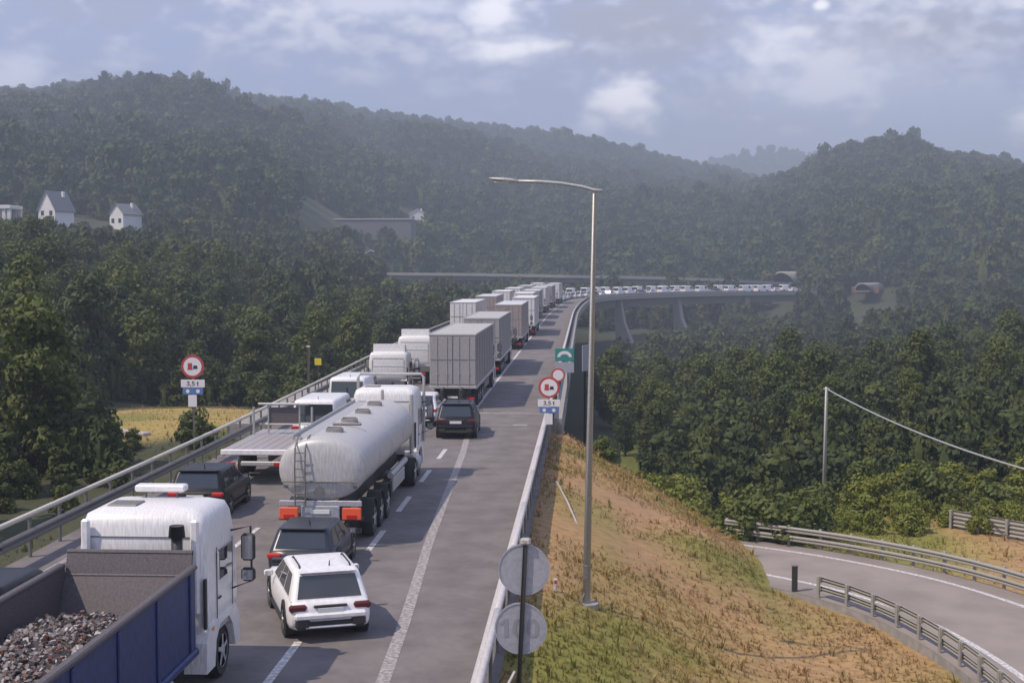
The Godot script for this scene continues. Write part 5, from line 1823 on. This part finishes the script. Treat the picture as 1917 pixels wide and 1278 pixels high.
func build_grass():
	rng.seed = 21
	var st := S()
	for i in 12:
		var a := rng.randf() * TAU
		var b := Vector3(cos(a), 0, sin(a))
		var base := b * rng.randf_range(0.0, 0.10)
		var h := rng.randf_range(0.5, 1.0)
		var side := b.cross(Vector3.UP) * 0.035
		var m := base + Vector3(0, h * 0.6, 0) + b * 0.08
		var t := base + Vector3(0, h, 0) + b * rng.randf_range(0.15, 0.45)
		st.add_vertex(base - side); st.add_vertex(m - side * 0.8); st.add_vertex(base + side)
		st.add_vertex(base + side); st.add_vertex(m - side * 0.8); st.add_vertex(m + side * 0.8)
		st.add_vertex(m - side * 0.8); st.add_vertex(t); st.add_vertex(m + side * 0.8)
	st.generate_normals()
	var list := []
	for i in 120000:
		var x := 0.0
		var z := 0.0
		var pick := rng.randf()
		if pick < 0.62:
			x = rng.randf_range(-1.55, 10.5)
			z = -rng.randf_range(17.0, 66.0)
		elif pick < 0.82:
			x = rng.randf_range(6.0, 30.0)
			z = -rng.randf_range(36.0, 66.0)
		else:
			x = -rng.randf_range(15.6, 42.0)
			z = -rng.randf_range(30.0, 118.0)
		if on_ramp(x, z): continue
		var g := nz.get_noise_2d(x * 2.2, z * 2.2) + nz2.get_noise_2d(x * 9.0, z * 9.0) * 0.7
		if rng.randf() > 0.50 + g * 0.9: continue
		list.append(Vector3(x, terr(x, z) - 0.02, z))
	var mm := MultiMesh.new()
	mm.transform_format = MultiMesh.TRANSFORM_3D
	mm.use_colors = true
	mm.mesh = st.commit()
	mm.instance_count = list.size()
	for i in list.size():
		var p: Vector3 = list[i]
		var s := rng.randf_range(0.06, 0.20) * (rng.randf_range(1.6, 3.0) if rng.randf() < 0.05 else 1.0)
		mm.set_instance_transform(i, Transform3D(Basis(Vector3.UP, rng.randf() * TAU).scaled(Vector3(s, s * rng.randf_range(0.5, 1.1), s)), p))
		var c := ground_color(p.x, p.z)
		var t := rng.randf()
		if dry(p.x, p.z) > 0.5: c = c.lerp(Color(0.34, 0.24, 0.11), t * 0.5) if t < 0.82 else c.lerp(Color(0.15, 0.145, 0.035), 0.6)
		else: c = Color(0.075, 0.085, 0.022).lerp(Color(0.15, 0.13, 0.04), t)
		mm.set_instance_color(i, c)
	var o := MultiMeshInstance3D.new()
	o.name = "dry_grass"
	o.multimesh = mm
	o.material_override = M.grass
	add_child(o)
	tag(o, "tufts of dry golden and green grass on the road banks", "grass", "", "stuff")
const RAMP := [[13.4, 8.0], [13.3, 20.0], [13.1, 28.0], [12.85, 33.0], [12.35, 36.7], [11.4, 40.0], [9.8, 43.0], [7.4, 45.6], [5.2, 47.2], [3.2, 48.4]]
func on_ramp(x: float, z: float) -> bool:
	for i in RAMP.size() - 1:
		var a := Vector2(RAMP[i][0], -RAMP[i][1])
		var b := Vector2(RAMP[i + 1][0], -RAMP[i + 1][1])
		if Geometry2D.get_closest_point_to_segment(Vector2(x, z), a, b).distance_to(Vector2(x, z)) < 3.35: return terr(x, z) < -2.58
	return false

# ------------------------------------------------------------------ sky: air and clouds over the whole dome
const CLOUDS := [[950, 92, 105, 30, 0.80], [925, 25, 60, 62, 0.70], [1165, 195, 74, 52, 0.95], [1110, 232, 40, 26, 0.55], [1450, 95, 95, 52, 0.62], [1540, 160, 190, 80, 0.48], [1900, 235, 56, 42, 0.75], [1870, 0, 170, 32, 0.60], [15, 150, 80, 60, 0.40], [90, 168, 90, 26, 0.40], [700, 10, 200, 30, 0.35], [1524, 22, 16, 12, 0.8]]
const GREYS := [[1190, 60, 220, 90, 0.9], [1720, 75, 300, 75, 0.8], [1450, 250, 280, 80, 0.45], [200, 15, 200, 50, 0.45], [1320, 190, 150, 100, 0.45], [1000, 130, 120, 60, 0.4]]
func sky_color(u: float, v: float, n1: FastNoiseLite, n2: FastNoiseLite) -> Color:
	var az := (u if u < 0.5 else u - 1.0) * TAU
	var el := (0.5 - v) * PI
	var e := maxf(0.0, sin(el))
	var c := Color(0.64, 0.74, 0.90).lerp(Color(0.42, 0.53, 0.92), ss(0.0, 0.13, e))
	c = c.lerp(Color(0.30, 0.40, 0.76), ss(0.13, 0.6, e))
	var dir := Vector3(sin(az) * cos(el), sin(el) * 2.2, -cos(az) * cos(el)) * 100.0
	var n := n1.get_noise_3dv(dir)
	var w := n2.get_noise_3dv(dir * 3.2)
	var grey := ss(-0.15, 0.5, n + 0.35 * w) * 0.6 * ss(0.04, 0.24, e)
	var lit := ss(0.12, 0.55, n + 0.5 * w) * 0.6 * ss(0.06, 0.26, e)
	if absf(az) < 1.2:
		var px := 1095.0 + FPX * tan(az)
		var py := 500.0 - FPX * tan(el) / cos(az)
		var wob := w * 0.8 + n * 0.3
		for b in CLOUDS:
			var r := Vector2((px - b[0]) / b[2], (py - b[1]) / b[3]).length()
			if r < 2.4: lit = maxf(lit, b[4] * (1.0 - ss(0.15, 1.35, r + wob)))
		for b in GREYS:
			var r := Vector2((px - b[0]) / b[2], (py - b[1]) / b[3]).length()
			if r < 2.4: grey = maxf(grey, b[4] * (1.0 - ss(0.15, 1.5, r + wob * 0.8)))
	c = c.lerp(Color(0.49, 0.475, 0.545), grey)
	c = c.lerp(Color(2.15, 2.05, 2.05), lit)
	return c
func make_sky() -> Sky:
	var n1 := FastNoiseLite.new()
	n1.seed = 31
	n1.frequency = 0.012
	n1.fractal_octaves = 4
	var n2 := FastNoiseLite.new()
	n2.seed = 32
	n2.frequency = 0.075
	n2.fractal_gain = 0.6
	n2.fractal_octaves = 5
	var im := Image.create(768, 384, false, Image.FORMAT_RGBF)
	for y in 384:
		for x in 768:
			if y < 204: im.set_pixel(x, y, sky_color((x + 0.5) / 768.0, (y + 0.5) / 384.0, n1, n2))
			else: im.set_pixel(x, y, Color(0.20, 0.20, 0.19))
	im.resize(4096, 2048, Image.INTERPOLATE_CUBIC)
	for y in range(840, 1030):
		for x0 in range(-330, 285):
			var x := posmod(x0, 4096)
			im.set_pixel(x, y, sky_color((x + 0.5) / 4096.0, (y + 0.5) / 2048.0, n1, n2))
	var sm := PanoramaSkyMaterial.new()
	sm.panorama = ImageTexture.create_from_image(im)
	var sky := Sky.new()
	sky.sky_material = sm
	return sky

func _ready():
	var pitch := atan(139.0 / FPX)
	var yaw := atan(136.5 / Vector2(FPX, 139.0).length())
	cam_basis = Basis.from_euler(Vector3(-pitch, yaw, 0))
	var cam := Camera3D.new()
	cam.name = "camera"
	add_child(cam)
	cam.position = Vector3(0, CAM_Y, 0)
	cam.basis = cam_basis
	cam.fov = rad_to_deg(2.0 * atan(639.0 / FPX))
	cam.near = 0.2
	cam.far = 9000.0
	cam.current = true
	var env := Environment.new()
	env.background_mode = Environment.BG_SKY
	env.sky = make_sky()
	env.background_energy_multiplier = 1.0
	env.tonemap_mode = Environment.TONE_MAPPER_LINEAR
	env.tonemap_exposure = 1.15
	env.fog_enabled = true
	env.fog_density = 0.00066
	env.fog_light_color = lin(0.60, 0.69, 0.82)
	env.sdfgi_enabled = true
	env.ssao_enabled = true
	env.ssil_enabled = true
	var we := WorldEnvironment.new()
	we.name = "environment"
	we.environment = env
	add_child(we)
	var sun := DirectionalLight3D.new()
	sun.name = "sun"
	sun.light_energy = 1.35
	sun.light_color = Color(1.0, 0.94, 0.85)
	sun.light_angular_distance = 0.6
	sun.shadow_enabled = true
	add_child(sun)
	sun.look_at_from_position(Vector3(-0.62, 1.0, 0.36) * 100.0, Vector3.ZERO)
	nz.seed = 3
	nz.frequency = 0.02
	nz.fractal_octaves = 3
	nz2.seed = 4
	nz2.frequency = 0.008
	nz2.fractal_octaves = 4
	make_materials()
	make_path()
	build_land()
	build_road()
	build_rails()
	build_ramp()
	build_buildings()
	build_traffic()
	build_furniture()
	build_shrubs()
	build_trees()
	build_grass()
